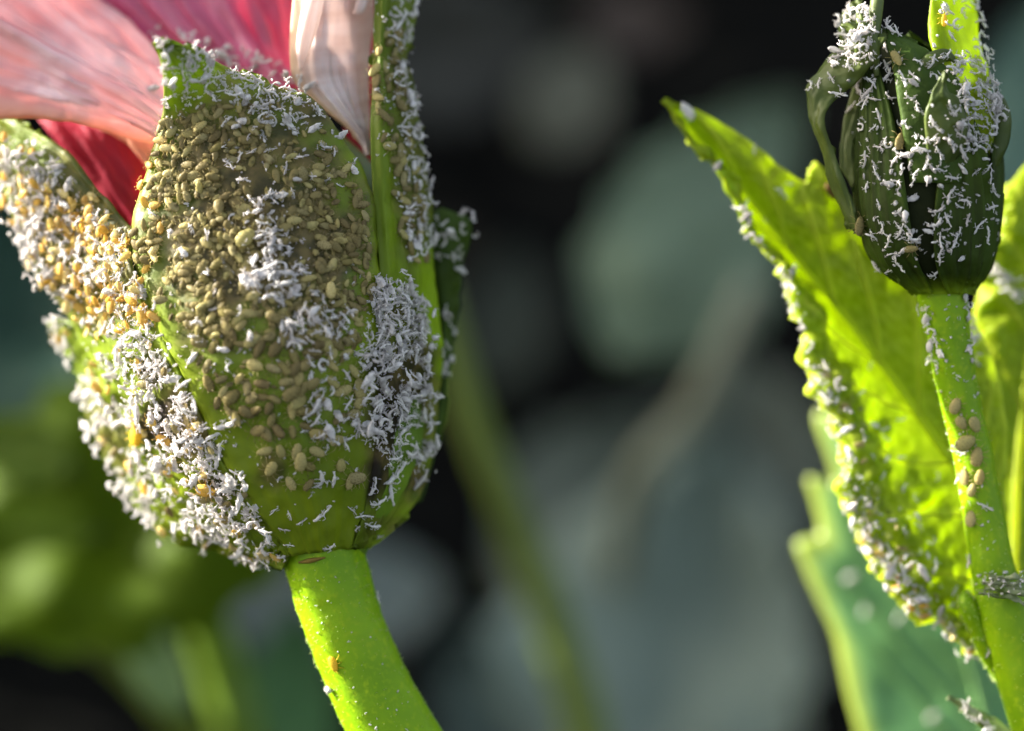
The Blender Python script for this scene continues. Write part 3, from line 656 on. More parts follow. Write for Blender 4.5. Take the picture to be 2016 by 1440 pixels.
def mature():
    ny = 170; nh = 20
    L, Mm, Rr = cr(leaf_I_left, ny), cr(leaf_I_mid, ny), cr(leaf_I_right, ny)
    s = np.linspace(0, 1, nh)[None, :, None]
    G = np.concatenate([L[:, None] * (1 - s) + Mm[:, None] * s, Mm[:, None] * (1 - s[:, 1:]) + Rr[:, None] * s[:, 1:]], 1)
    S, T = np.meshgrid(np.linspace(0, 1, G.shape[1]), np.linspace(0, 1, ny))
    e = np.clip(1 - S / .085, 0, 1)
    o, V, N = sheet('leaf_blade', G, M['old_leaf'], ml, lambda a, b, g: .07 * fbm(g[..., 0] * .006, g[..., 1] * .006, 5) - .12 * np.exp(-(a / .06) ** 2), .1, {'edge': np.clip(e * 1.3, 0, 1)}, 'mature')
    for i in range(1, 8):
        js = [min(ny - 1, int(20 + i * 18 + 22 * u)) for u in np.linspace(0, 1, 10)]; ks = [int((nh - 1) * (1 - .85 * u)) for u in np.linspace(0, 1, 10)]
        vv, vf, vuv = tube(np.array([V[a, b] + N[a, b] * .01 for a, b in zip(js, ks)]), np.linspace(.045, .015, 10), 6)
        mesh_obj('vein', vv, vf, M['old_vein'], o, vuv)
    vv, vf, vuv = tube(V[:, nh - 1], np.linspace(.12, .03, ny), 8); mesh_obj('midrib', vv, vf, M['old_vein'], o, vuv)
mature()

# ------------------------------------------------------------------ aphids and their cast skins
def body(length=1.0, wid=.55, hgt=.42, sides=10, rings=10, seed=0):
    x = np.linspace(-.5, .5, rings)
    r = np.sqrt(np.clip(1 - (2 * x) ** 2, 0, 1)) * (1 - .32 * x)          # head end narrower (+x)
    r = r * (1 - .05 * np.cos(x * 40))
    a = np.linspace(0, 2 * np.pi, sides, endpoint=False)
    V = np.stack([np.repeat(x, sides) * length, (r[:, None] * np.cos(a)).ravel() * wid / 2, (r[:, None] * np.sin(a)).ravel() * hgt / 2 + hgt * .42], -1)
    return V, grid_faces(rings, sides, True)

def leg_tube(p, r=.016): return tube(np.array(p), np.full(len(p), r), 3)[:2]

def aphid_legs(w_, long_=1.0):
    out = []
    for s in (-1, 1):
        for x0, x1 in ((.22, .42), (.05, .05), (-.1, -.38)):
            out.append(leg_tube([(x0, s * w_ * .35, .12), ((x0 + x1) / 2, s * (w_ * .5 + .14 * long_), .2), (x1, s * (w_ * .5 + .27 * long_), 0)]))
        out.append(leg_tube([(.44, s * .05, .2), (.58, s * .16, .26), (.7 * long_ - .02, s * .24, .18)], .011))
        out.append(leg_tube([(-.36, s * .12, .28), (-.47, s * .15, .34)], .02))     # the two little pipes at the rear
    return out

def aphid_mesh(wid, hgt, legs):
    parts = [body(1, wid, hgt)]
    v, f = join(parts); nb = len(f)
    if legs:
        v, f = join([(v, f)] + aphid_legs(wid))
    return v, f, nb

def skin_variant(kind, seed):
    r = random.Random(seed)
    n = 9
    t = np.linspace(-.5, .5, n)
    if kind == 'crumb':
        a, b = np.meshgrid(np.linspace(0, np.pi, 6), np.linspace(0, 2 * np.pi, 7, endpoint=False), indexing='ij')
        q = .2 * (1 + .5 * fbm(a * 1.7 + seed, b * .9 + seed, seed, 2))
        V = np.stack([q * np.cos(a) * 1.2, q * np.sin(a) * np.cos(b), .12 + .7 * q * np.sin(a) * np.sin(b)], -1).reshape(-1, 3)
        parts = [(V, grid_faces(6, 7, True))]; P = np.array([(x * .5, 0, .15) for x in t])
    elif kind == 'flake':                                                       # an emptied body shell, split and curled
        a, b = np.meshgrid(np.linspace(-.5, .5, 9), np.linspace(-1.5 - r.random() * .4, 1.2 + r.random() * .6, 7), indexing='ij')
        q = np.sqrt(np.clip(1.02 - (2 * a) ** 2, 0, 1)) * (.19 + .07 * fbm(a * 4, b * 2, seed)) * (1 - .4 * a)
        V = np.stack([a * (1 + .1 * np.cos(b)), q * np.sin(b), .05 + q * np.cos(b) * .9 + r.uniform(0, .25) * (a + .5)], -1)
        V2 = V * np.array((.94, .86, .86)); k = 63
        f = grid_faces(9, 7)
        parts = [(np.vstack([V.reshape(-1, 3), V2.reshape(-1, 3)]), f + [tuple(x + k for x in reversed(y)) for y in f])]; P = V[:, 3]
    else:
        if kind == 'rod': P = np.stack([t, .05 * np.sin(t * 5 + seed), .11 + .06 * np.cos(t * 4 + seed)], -1); rad = .074 * (1 - 1.5 * t ** 2)
        elif kind == 'arc': P = np.stack([np.sin(t * 1.9) * .5, .42 * (1 - np.cos(t * 1.9)), .12 + .1 * t], -1); rad = .07 * (1 - .9 * t ** 2)
        elif kind == 'hook': P = np.stack([np.sin(t * 3.6) * .36, .36 * (1 - np.cos(t * 3.3)), .14 + .25 * t], -1); rad = .075 * (1 - .9 * t)
        elif kind == 'bent': P = np.stack([t, .55 * np.maximum(t, 0), .12 + .3 * np.maximum(-t, 0)], -1); rad = .07 * (1 - .8 * t ** 2)
        else: P = np.stack([np.cos(t * 5.0) * .3, np.sin(t * 5.0) * .26, .14 + .2 * t], -1); rad = np.full(n, .08)
        rad = np.maximum(np.broadcast_to(rad, (n,)) * (1 + .38 * np.array([r.uniform(-1, 1) for _ in range(n)])), .025)
        P = P + np.array([[r.gauss(0, .018) for _ in range(3)] for _ in range(n)])
        v, f = tube(P, rad, 6)[:2]
        ctr = P.repeat(6, 0).reshape(-1, 3); v = ctr + (v - ctr) * np.array((1, 1, r.uniform(.55, .95)))
        parts = [(v, f)]
    for k in range(r.randint(4, 8)):                                            # shrivelled legs still on the skin
        i = r.randint(1, n - 2); s = r.choice((-1, 1))
        a = P[i]; parts.append(leg_tube([a, a + np.array((r.uniform(-.12, .12), s * r.uniform(.08, .17), r.uniform(-.02, .1))), a + np.array((r.uniform(-.2, .2), s * r.uniform(.12, .28), r.uniform(-.1, .16)))], .024))
    return join(parts)

TAN = [(.18, .14, .06), (.36, .30, .12), (.26, .21, .085), (.44, .38, .18), (.32, .27, .09), (.22, .17, .075)]
PALE = [(.46, .38, .14), (.54, .47, .2), (.48, .43, .16)]
SUNLIT_ORANGE = [(.76, .46, .06), (.80, .62, .18), (.66, .40, .09), (.80, .70, .34), (.76, .64, .26)]  # tan aphids in the sun: slightly oranger, sunlight's yellow put into the colour
WHITE = [(.82, .79, .77), (.90, .88, .86), (.68, .63, .60), (.92, .90, .88), (.86, .83, .80)]
BROWN = [(.25, .15, .06), (.2, .12, .05)]
LIME = [(.36, .46, .05), (.48, .56, .10), (.56, .60, .2)]
YELLOW = [(.80, .55, .04), (.82, .6, .06)]
BUG = {}
for k, st in (('tan', TAN), ('pale', PALE), ('lime', LIME), ('orange', SUNLIT_ORANGE), ('white', WHITE), ('brown', BROWN), ('yellow', YELLOW)):
    BUG[k, 0] = bug_mat('aphid_' + k if k != 'white' else 'cast_skin', st, False, .45, {'white': .4, 'lime': .55}.get(k, .36))
    BUG[k, 1] = bug_mat('aphid_' + k + '_many' if k != 'white' else 'cast_skin_many', st, True, .45, {'white': .4, 'lime': .55}.get(k, .36))

AV = [aphid_mesh(.54, .26, True), aphid_mesh(.46, .24, True), aphid_mesh(.62, .28, True), aphid_mesh(.5, .2, True)]
SKIN_KIND = ['rod'] * 6 + ['arc'] * 3 + ['hook'] + ['bent'] * 3 + ['rod'] * 4 + ['ring'] + ['arc'] + ['bent'] + ['flake'] * 4 + ['crumb'] * 2
SV = [skin_variant(k, i + 3) for i, k in enumerate(SKIN_KIND)]
STRAIGHT = [0, 1, 2, 3, 4, 5, 6, 7, 10, 13, 14, 15]

# surfaces they sit on
hv, hf, htag, off = [], [], [], 0
for v, f, tg in HOSTS:
    hv.append(v); hf += [tuple(i + off for i in q) for q in f]; htag += [tg] * len(f); off += len(v)
BVH = BVHTree.FromPolygons([tuple(p) for p in np.vstack(hv)], hf)

def hit(px, py):
    d = (Vector(W(np.array((px, py, 0.0)))) - CAM).normalized()
    loc, n, i, dist = BVH.ray_cast(CAM, d)
    if loc is None: return None
    if n.dot(d) > 0: n = -n
    return loc, n, htag[i]

ITEMS = []
def place(kind, px, py, ang, length, colour, label, group, hosts=None, lift=0.0, tilt=0.0, variant=None, prio=0, stand=.35, solo_label=None):
    h = hit(px, py)
    if h is None: return False
    loc, n, tg = h
    if hosts and tg not in hosts: return False
    n = (n * (1 - stand) + (-F) * stand).normalized()
    x = R * math.cos(ang) + U * math.sin(ang)
    x = x - n * x.dot(n)
    if x.length < .05: return False
    x.normalize(); y = n.cross(x)
    if tilt: 
        q = Matrix.Rotation(tilt, 3, y); x = q @ x; n = q @ n
    S = length * .01
    sy, sz = (random.uniform(.75, 1.3), random.uniform(.8, 1.35)) if kind == 'skin' else (random.uniform(.88, 1.12), random.uniform(.8, 1.1))
    y = y * sy; n = n * sz
    m = Matrix(((x.x * S, y.x * S, n.x * S, 0), (x.y * S, y.y * S, n.y * S, 0), (x.z * S, y.z * S, n.z * S, 0), (0, 0, 0, 1)))
    p = loc + n * lift
    m.translation = p
    nv = len(AV) if kind == 'aphid' else len(SV)
    ITEMS.append(dict(kind=kind, v=random.randrange(nv) if variant is None else variant, m=m, size=length, colour=colour, label=label, group=group, prio=prio, px=px, py=py))
    return True

def inside(poly, x, y):
    c = False; j = len(poly) - 1
    for i in range(len(poly)):
        xi, yi = poly[i]; xj, yj = poly[j]
        if (yi > y) != (yj > y) and x < (xj - xi) * (y - yi) / (yj - yi + 1e-9) + xi: c = not c
        j = i
    return c

BARE = [(300, 590, 36, 80), (420, 690, 30, 30), (520, 352, 48, 38), (596, 490, 26, 60), (470, 715, 70, 28), (650, 800, 45, 60), (345, 690, 40, 60), (690, 400, 30, 40), (600, 320, 30, 20)]
def label_hole(label, x, y, r):
    if 'skin' in label or label == 'crumb':
        return any(((x - a) / c) ** 2 + ((y - b) / d) ** 2 < 1 and r.random() < e for a, b, c, d, e in SOOT)
    if 'front sepal' not in label or 'aphid' not in label.split()[:3]: return False
    return any(((x - a) / b) ** 2 + ((y - c) / d) ** 2 < 1 and r.random() < .85 for a, c, b, d in BARE)

def scatter(kind, poly, n, size, colour, label, group, hosts=None, gap=0.0, lift=(0, 0), tilt=.25, prio=0, ang=None, clump=0.0, seed=0, stand=.35):
    r = random.Random(seed + n)
    xs = [p[0] for p in poly]; ys = [p[1] for p in poly]; pts = []; tries = 0; k = 0
    while k < n and tries < n * 40:
        tries += 1
        x, y = r.uniform(min(xs), max(xs)), r.uniform(min(ys), max(ys))
        if not inside(poly, x, y): continue
        if clump and float(fbm(np.array(x * .022), np.array(y * .022), seed + 3)) < clump: continue
        if gap and any((x - a) ** 2 + (y - b) ** 2 < gap * gap for a, b in pts): continue
        if label_hole(label, x, y, r): continue
        c = colour if isinstance(colour, str) else r.choices(colour[0], colour[1])[0]
        a = r.uniform(0, 6.283) if ang is None else ang + r.gauss(0, .6)
        if place(kind, x, y, a, r.uniform(*size), c, label, group, hosts, r.uniform(*lift), r.gauss(0, tilt), None, prio, stand):
            pts.append((x, y)); k += 1

GA_, GS_ = 'aphids feeding on the plants', 'white cast skins of the aphids'
d2r = math.radians
# --- front sepal: tan aphids crowded on the upper two thirds
scatter('aphid', [(330, 240), (420, 200), (560, 210), (640, 270), (700, 350), (730, 450), (730, 600), (700, 680), (560, 680), (420, 660), (320, 620), (285, 520), (300, 400)], 430, (17, 33), (['tan', 'pale'], [4, 1]),
        'tan aphid in the dense crowd on the upper half of the front sepal', GA_, ['front'], 10, (0, .05), .2, seed=1, clump=-.42)
scatter('aphid', [(380, 670), (700, 660), (720, 800), (640, 860), (500, 850), (420, 790)], 62, (27, 42), (['tan', 'pale'], [3, 1]),
        'plump tan aphid in the looser crowd on the lower half of the front sepal', GA_, ['front'], 20, (0, .02), .12, prio=2, seed=2)
scatter('aphid', [(500, 850), (600, 870), (680, 860), (720, 960), (560, 960), (500, 920)], 12, (28, 38), (['tan', 'pale'], [1, 1]),
        'tan aphid on the bare green foot of the front sepal', GA_, ['front', 'right'], 30, (0, .02), .1, prio=3, seed=3)
scatter('aphid', [(270, 300), (330, 230), (340, 420), (300, 560), (262, 520)], 34, (22, 32), (['orange', 'tan'], [1, 2]),
        'straw yellow aphid on the lit left edge of the front sepal', GA_, ['front', 'left'], 14, (0, .03), .2, prio=1, seed=4)
scatter('aphid', [(330, 240), (640, 250), (720, 420), (720, 680), (560, 780), (420, 760), (300, 600), (290, 420)], 260, (10, 19), (['tan', 'pale'], [3, 1]),
        'tiny young aphid between the big ones on the front sepal', GA_, ['front'], 8, (0, .02), .2, seed=61, prio=-5)
scatter('aphid', [(1610, 720), (1690, 760), (1720, 950), (1790, 1060), (1900, 1220), (1940, 1290), (1840, 1220), (1720, 1090), (1650, 960)], 48, (14, 26), (['lime', 'pale'], [4, 1]),
        'small pale aphid on the puckered lower half of the yellow green leaf', GA_, ['leaf'], 12, (0, .02), .2, seed=62, prio=0)
scatter('skin', [(1640, 720), (1720, 760), (1800, 950), (1880, 1200), (1840, 1220), (1720, 1090), (1650, 960)], 40, (14, 26), 'white',
        'white cast skin on the puckered lower half of the yellow green leaf', GS_, ['leaf'], 14, (0, .04), .3, seed=63)
scatter('skin', [(300, 60), (420, 80), (600, 150), (640, 230), (560, 250), (430, 190), (330, 200), (300, 190)], 120, (16, 34), 'white',
        'white cast skin crusted along the ragged top edge of the front sepal', GS_, ['front', 'petal'], 9, (0, .18), .5, prio=1, seed=5, stand=.5)
scatter('skin', [(400, 220), (700, 260), (715, 360), (560, 400), (440, 330)], 30, (18, 32), 'white',
        'white cast skin scattered on the brown upper part of the front sepal', GS_, ['front'], 20, (0, .08), .4, seed=6)
scatter('skin', [(480, 390), (540, 380), (560, 470), (600, 540), (590, 590), (530, 590), (480, 550), (510, 500)], 70, (18, 38), 'white',
        'white cast skin in the bright cluster at the middle of the front sepal', GS_, ['front'], 6, (.02, .2), .45, prio=1, seed=7, stand=.5)
scatter('skin', [(545, 640), (600, 605), (690, 610), (690, 650), (630, 690), (560, 680)], 46, (18, 36), 'white',
        'white cast skin in the small heap right of the middle of the front sepal', GS_, ['front'], 6, (.02, .25), .45, prio=1, seed=8, stand=.5)
scatter('skin', [(740, 540), (800, 560), (840, 610), (835, 700), (840, 800), (850, 900), (760, 900), (700, 850), (720, 760), (715, 660)], 330, (18, 38), 'white',
        'white cast skin in the thick crust down the right side of the calyx', GS_, ['front', 'right', 'core'], 5, (.0, .32), .55, seed=9, stand=.5, clump=-.45)
scatter('skin', [(600, 690), (680, 690), (690, 880), (610, 860)], 24, (20, 36), 'white',
        'white cast skin scattered on the lower right of the front sepal', GS_, ['front'], 18, (0, .08), .4, prio=1, seed=10)
scatter('skin', [(300, 420), (480, 380), (500, 700), (420, 740), (310, 660)], 20, (18, 30), 'white',
        'lone white cast skin lying among the tan aphids on the front sepal', GS_, ['front'], 30, (.02, .08), .3, seed=11)
# --- left sepals, sunlit
LEFT = [(-10, 270), (70, 280), (190, 390), (262, 480), (300, 610), (350, 740), (430, 900), (540, 1060), (550, 1120), (470, 1120), (330, 1060), (240, 960), (160, 800), (75, 640), (60, 520), (10, 400)]
scatter('aphid', [(20, 330), (190, 400), (260, 480), (310, 640), (250, 660), (150, 620), (70, 530), (20, 420)], 120, (18, 33), 'orange',
        'orange yellow aphid in the sunlit crowd on the upper left sepal', GA_, ['left', 'left_back'], 12, (0.02, .22), .3, seed=12)
scatter('aphid', LEFT, 80, (18, 34), (['orange', 'tan'], [3, 1]),
        'yellow aphid half buried in the white crust of the left sepals', GA_, ['left', 'left_back'], 16, (0.02, .2), .3, seed=13)
scatter('skin', LEFT, 620, (16, 34), 'white',
        'sunlit white cast skin in the crust covering the left sepals', GS_, ['left', 'left_back'], 6, (0, .18), .5, clump=-.12, seed=14, stand=.45)
scatter('skin', [(250, 650), (330, 700), (450, 900), (540, 1040), (520, 1090), (400, 1000), (300, 860), (240, 760)], 130, (22, 40), 'white',
        'white cast skin heaped along the dark lower ridge of the left sepal', GS_, ['left', 'front'], 8, (0, .25), .5, seed=15, stand=.5)
scatter('skin', [(-5, 290), (60, 300), (120, 640), (170, 800), (330, 1060), (240, 970), (150, 800), (70, 640), (0, 400)], 130, (20, 36), 'white',
        'sunlit white cast skin standing off the outer left edge of the calyx', GS_, ['left', 'left_back'], 7, (.02, .28), .6, seed=16, stand=.4)
# --- right sepal and dark rear sepal
scatter('skin', [(770, -10), (820, -10), (800, 130), (830, 230), (845, 330), (850, 480), (800, 520), (790, 250), (770, 120)], 85, (20, 34), 'white',
        'white cast skin along the right edge of the upright right sepal', GS_, ['right'], 9, (0, .12), .5, seed=17, stand=.4)
scatter('aphid', [(740, 60), (790, 60), (800, 250), (845, 400), (840, 540), (790, 520), (770, 300), (742, 260)], 50, (24, 36), (['tan', 'pale'], [2, 1]),
        'tan aphid beside the keel of the upright right sepal', GA_, ['right'], 15, (0, .04), .2, prio=1, seed=18)
scatter('skin', [(850, 410), (925, 420), (930, 500), (905, 560), (860, 500)], 26, (18, 30), 'white',
        'white cast skin bunched at the tip of the dark rear sepal', GS_, ['back', 'right'], 8, (0, .16), .6, prio=1, seed=19, stand=.4)
scatter('skin', [(862, 600), (905, 590), (895, 720), (870, 740)], 9, (20, 30), 'white',
        'white cast skin on the dark rear sepal below its tip', GS_, ['back', 'right'], 12, (0, .06), .4, prio=3, seed=20)
# --- explicit skins on the foot of the calyx and the stem
FOOT = [(449, 835, 25, 50), (437, 878, 60, 26), (579, 813, 80, 22), (615, 807, 55, 50), (643, 844, 88, 30), (599, 849, 10, 16), (681, 864, 20, 34), (643, 883, 80, 25), (635, 942, 80, 44), (656, 942, 86, 32),
        (636, 1011, 25, 44), (572, 1014, 100, 22), (593, 1028, 10, 24), (651, 1077, 32, 32), (569, 1073, 0, 22), (693, 1005, -45, 26), (717, 1016, 0, 36), (703, 1037, 15, 26), (731, 1034, -10, 34),
        (744, 1058, 10, 24), (743, 989, 15, 42), (779, 935, 25, 55), (740, 959, 50, 36), (769, 971, -80, 46), (826, 944, 50, 46), (540, 1005, 40, 22), (560, 1040, -20, 24), (530, 1060, 60, 26), (560, 1096, 30, 40)]
for x, y, a, L in FOOT:
    place('skin', x, y, d2r(a), L, 'white', 'lone white cast skin on the green foot of the calyx above the stem', GS_, None, .02, random.gauss(0, .1), random.choice(STRAIGHT), 8)
place('skin', 741, 1178, d2r(85), 26, 'white', 'single white cast skin on the right edge of the thick flower stem', GS_, ['stem'], .03, 0, 0, 20) or place('skin', 732, 1180, d2r(85), 26, 'white', 'single white cast skin on the right edge of the thick flower stem', GS_, None, .03, 0, 0, 20)
for px in (650, 655, 660):
    if place('skin', px, 1356, d2r(120), 30, 'white', 'white cast skin on the left edge of the thick flower stem', GS_, ['stem'], .02, 0, 24, 20): break
place('aphid', 657, 1307, d2r(-70), 34, 'yellow', 'pale yellow aphid alone on the thick flower stem', GA_, ['stem'], 0, 0, 0, 20)
for x, y, a, L, c, lb in ((650, 572, 90, 34, 'orange', 'fat golden aphid on the right of the front sepal above the small heap'), (410, 962, 0, 44, 'orange', 'large orange aphid low on the left sepal among white skins'),
                          (275, 856, 80, 44, 'yellow', 'bright yellow aphid on the left sepal beside the dark patch'), (343, 910, 60, 34, 'orange', 'orange aphid in a ring of white skins low on the left sepal'), (287, 616, 70, 48, 'orange', 'smooth orange aphid on the edge between left and front sepal'),
                          (440, 1022, 20, 38, 'tan', 'brownish aphid near the bottom of the left sepal'), (118, 664, 100, 26, 'yellow', 'small yellow aphid on the outer fold of the left sepal'), (594, 906, 80, 40, 'pale', 'pale aphid alone on bare green low on the front sepal'),
                          (702, 940, 0, 36, 'tan', 'round tan aphid at the lower right of the front sepal'), (485, 470, 40, 44, 'pale', 'large pale aphid left of the bright cluster on the front sepal')):
    place('aphid', x, y, d2r(a), L, c, lb, GA_, None, .06, 0, 2, 20)

# --- the bud
BUDSK = [(1702, 315, 88, 34), (1706, 368, 85, 22), (1825, 323, 60, 28), (1847, 335, 0, 26), (1873, 350, 10, 34), (1803, 342, 60, 22), (1943, 333, 45, 28), (1952, 375, -70, 36), (1945, 409, 10, 36), (1870, 385, 60, 38), (1844, 416, 25, 38),
         (1884, 407, -35, 22), (1864, 434, -70, 30), (1842, 443, 35, 36), (1905, 434, 80, 26), (1887, 457, 75, 24), (1880, 477, 50, 30), (1927, 445, 50, 38), (1939, 466, -80, 36), (1850, 474, -85, 34), (1851, 505, -95, 34), (1739, 448, 75, 30), (1720, 468, -30, 36),
         (1749, 473, 60, 30), (1770, 459, 60, 28), (1793, 470, -20, 34), (1726, 526, -50, 30), (1753, 531, 35, 26), (1767, 508, 70, 26), (1776, 526, -35, 24), (1839, 539, 45, 27), (1634, 85, 20, 30), (1667, 20, 70, 32), (1695, 19, 55, 30), (1709, 28, 0, 18),
         (1680, 85, 50, 44), (1690, 75, 60, 40), (1672, 116, 65, 36), (1636, 154, -55, 26), (1613, 165, 90, 22), (1597, 172, 80, 26), (1650, 186, -5, 38), (1688, 176, -75, 38), (1709, 180, 40, 30), (1721, 197, -15, 26), (1677, 212, 45, 30), (1703, 203, 70, 32),
         (1731, 234, -50, 42), (1743, 94, -80, 27), (1749, 55, -50, 40), (1765, 62, -60, 26), (1747, 134, -60, 32), (1744, 154, 50, 40), (1780, 159, 90, 36), (1801, 152, -60, 32), (1752, 195, -10, 28), (1789, 193, -30, 26), (1783, 247, -60, 22), (1806, 211, -75, 24),
         (1816, 224, -30, 20), (1833, 122, 65, 30), (1862, 110, 40, 30), (1741, 279, 50, 22), (1829, 275, 0, 36), (1813, 296, -5, 36), (1837, 247, -70, 42), (1707, 190, 20, 26), (1715, 165, -60, 30), (1696, 200, 30, 24), (1870, 215, -70, 34), (1880, 222, 30, 26), (1600, 270, -60, 26)]
for x, y, a, L in BUDSK:
    place('skin', x, y, d2r(a + random.uniform(-8, 8)), L, 'white', 'blue white cast skin lying on the dark closed bud', GS_, ['bud', 'bract'], .02, random.gauss(0, .15), random.choice(STRAIGHT), 8)
scatter('skin', [(1870, 120), (1920, 110), (1960, 220), (1950, 290), (1900, 320), (1875, 300), (1880, 200)], 60, (20, 34), 'white', 'blue white cast skin crusted on the right shoulder of the bud', GS_, ['bud', 'bract'], 9, (0, .16), .5, seed=21, prio=2, stand=.4)
scatter('skin', [(1915, 0), (1935, 10), (1968, 200), (1972, 240), (1940, 200), (1920, 80)], 45, (18, 30), 'white', 'white cast skin along the right edge of the bract above the bud', GS_, ['bud', 'bract'], 8, (0, .14), .5, seed=22, prio=2, stand=.4)
scatter('skin', [(1690, 120), (1960, 120), (1960, 500), (1740, 540), (1695, 400)], 60, (16, 30), 'white', 'blue white cast skin scattered over the face of the bud', GS_, ['bud', 'bract'], 18, (0, .03), .3, seed=64, prio=1)
scatter('skin', [(1640, 30), (1720, 5), (1720, 110), (1650, 140), (1630, 90)], 36, (20, 34), 'white', 'white cast skin clotted on the top left tip of the bud', GS_, ['bud', 'bract'], 9, (0, .16), .5, seed=23, prio=2, stand=.4)
scatter('skin', [(1840, 0), (1925, 0), (1900, 40), (1870, 90)], 14, (20, 32), 'white', 'white cast skin on the face of the sunlit bract above the bud', GS_, ['bud', 'bract'], 12, (0, .1), .4, seed=24, prio=3)
scatter('skin', [(1760, 280), (1800, 280), (1800, 480), (1765, 470)], 14, (20, 28), (['tan', 'white'], [0, 1]), 'dull cast skin in the dark groove down the middle of the bud', GS_, ['bud'], 16, (0, .02), .2, seed=25, prio=3)
for x, y, a, L, c, lb in ((1765, 116, -60, 34, 'pale', 'pale tan aphid near the top of the bud below the awn'), (1794, 490, 10, 28, 'tan', 'tan aphid low on the front of the dark bud'), (1689, 446, 80, 40, 'tan', 'brownish aphid where bud and yellow green leaf meet'),
                          (1856, 42, 80, 28, 'yellow', 'bright yellow aphid on the sunlit bract above the bud'), (1655, 262, 75, 40, 'yellow', 'bright yellow aphid in the gap left of the bud'), (1768, 280, 70, 36, 'tan', 'grey tan aphid in the middle groove of the bud'),
                          (1632, 377, -60, 40, 'brown', 'dark brown aphid on the leaf edge left of the bud')):
    place('aphid', x, y, d2r(a), L, c, lb, GA_, None, .03, 0, 1, 20)
# --- leaf, its margin, and the bud's stem
scatter('skin', [(1440, 400), (1470, 400), (1510, 500), (1480, 490)], 9, (20, 30), 'white', 'bright white cast skin in the knot on the upper left margin of the leaf', GS_, ['leaf'], 9, (0, .1), .5, seed=26, prio=4)
scatter('skin', [(1535, 520), (1560, 520), (1575, 620), (1600, 690), (1585, 700), (1555, 610)], 15, (16, 26), 'white', 'small white cast skin along the middle left margin of the leaf', GS_, ['leaf'], 9, (0, .08), .5, seed=27, prio=3)
scatter('skin', [(1600, 720), (1650, 720), (1690, 900), (1660, 920), (1640, 860)], 20, (18, 30), 'white', 'white cast skin on the bulging left margin of the leaf', GS_, ['leaf'], 9, (0, .08), .5, seed=28, prio=3)
scatter('skin', [(1645, 980), (1700, 1000), (1760, 1100), (1850, 1200), (1960, 1320), (1900, 1290), (1780, 1190), (1700, 1090)], 52, (18, 34), 'white', 'white cast skin along the curled lower margin of the leaf', GS_, ['leaf', 'bud_stem'], 10, (0, .1), .5, seed=29, prio=3)
scatter('aphid', [(1680, 1040), (1740, 1090), (1850, 1210), (1960, 1330), (1900, 1290), (1770, 1180)], 14, (18, 28), 'orange', 'small amber aphid along the curled lower margin of the leaf', GA_, ['leaf', 'bud_stem'], 14, (0, .04), .3, seed=30, prio=3)
for x, y, a, L in ((1355, 220, 120, 40), (1408, 218, 40, 26), (1485, 296, 90, 24), (1538, 380, -35, 34), (1552, 362, 0, 18), (1505, 432, 70, 22), (1412, 326, 60, 24), (1470, 440, 90, 26), (1711, 722, 60, 20), (1771, 826, 10, 24), (1736, 935, 50, 18), (1845, 940, 80, 22), (1788, 1095, 55, 32), (1815, 1130, -65, 40), (1838, 1115, 80, 34), (1880, 1165, 70, 24), (1755, 1025, 0, 20)):
    place('skin', x, y, d2r(a), L, 'white', 'lone white cast skin on the face of the yellow green leaf', GS_, ['leaf'], .02, .1, random.choice(STRAIGHT + [20, 21]), 8)
scatter('skin', [(1805, 600), (1830, 600), (1860, 720), (1850, 740), (1822, 700)], 12, (18, 28), 'white', 'white cast skin on the lit left side of the stem below the bud', GS_, ['bud_stem'], 10, (0, .05), .4, seed=31, prio=4)
scatter('skin', [(1895, 560), (1915, 560), (1922, 720), (1908, 720)], 16, (18, 28), 'white', 'white cast skin in the row down the right side of the stem below the bud', GS_, ['bud_stem', 'leaf'], 9, (0, .06), .4, seed=32, prio=4)
for x, y, a, L in ((1880, 800, 70, 34), (1892, 832, -60, 30), (1917, 836, -60, 34), (1900, 872, 30, 44), (1922, 900, 80, 40), (1900, 940, 90, 34), (1928, 940, 80, 32), (1914, 965, 70, 30), (1912, 1022, 85, 34)):
    place('aphid', x, y, d2r(a), L, 'pale', 'buff aphid in the cluster halfway down the stem below the bud', GA_, None, .01, .1, 2, 12)
for x, y, a, L in ((1886, 890, 0, 26), (1899, 892, 40, 20), (1888, 942, 60, 26), (1938, 997, -20, 36), (1911, 1105, 85, 30), (1947, 1283, 60, 28)):
    place('skin', x, y, d2r(a), L, 'white', 'white cast skin beside the buff aphids on the stem below the bud', GS_, None, .02, .1, 0, 8)
for x, y, a, L in ((1905, 1392, 60, 34), (1915, 1412, -20, 30), (1935, 1418, -40, 36), (1945, 1435, 20, 30), (1898, 1388, 90, 22)):
    place('skin', x, y, d2r(a), L, 'white', 'white cast skin on the straw coloured stipule at the bottom edge', GS_, ['stipule'], .02, .3, None, 12)
scatter('skin', [(1935, 520), (1960, 525), (2016, 560), (2016, 600), (1960, 550)], 12, (22, 34), 'white', 'white cast skin on the edge of the leaf right of the bud', GS_, ['leaf'], 9, (0, .1), .4, seed=33, prio=4)
for x, y, a, L in ((1672, 1136, 30, 30), (1702, 1202, 80, 25), (1770, 1214, 60, 25), (1836, 1410, 40, 27)):  # white skin flakes stand in for sun glints on droplets
    place('skin', x, y, d2r(a), L, 'white', 'out of focus white speck standing in for a droplet glint on the blue green leaf', GS_, ['mature'], .12, 0, 21, 12)

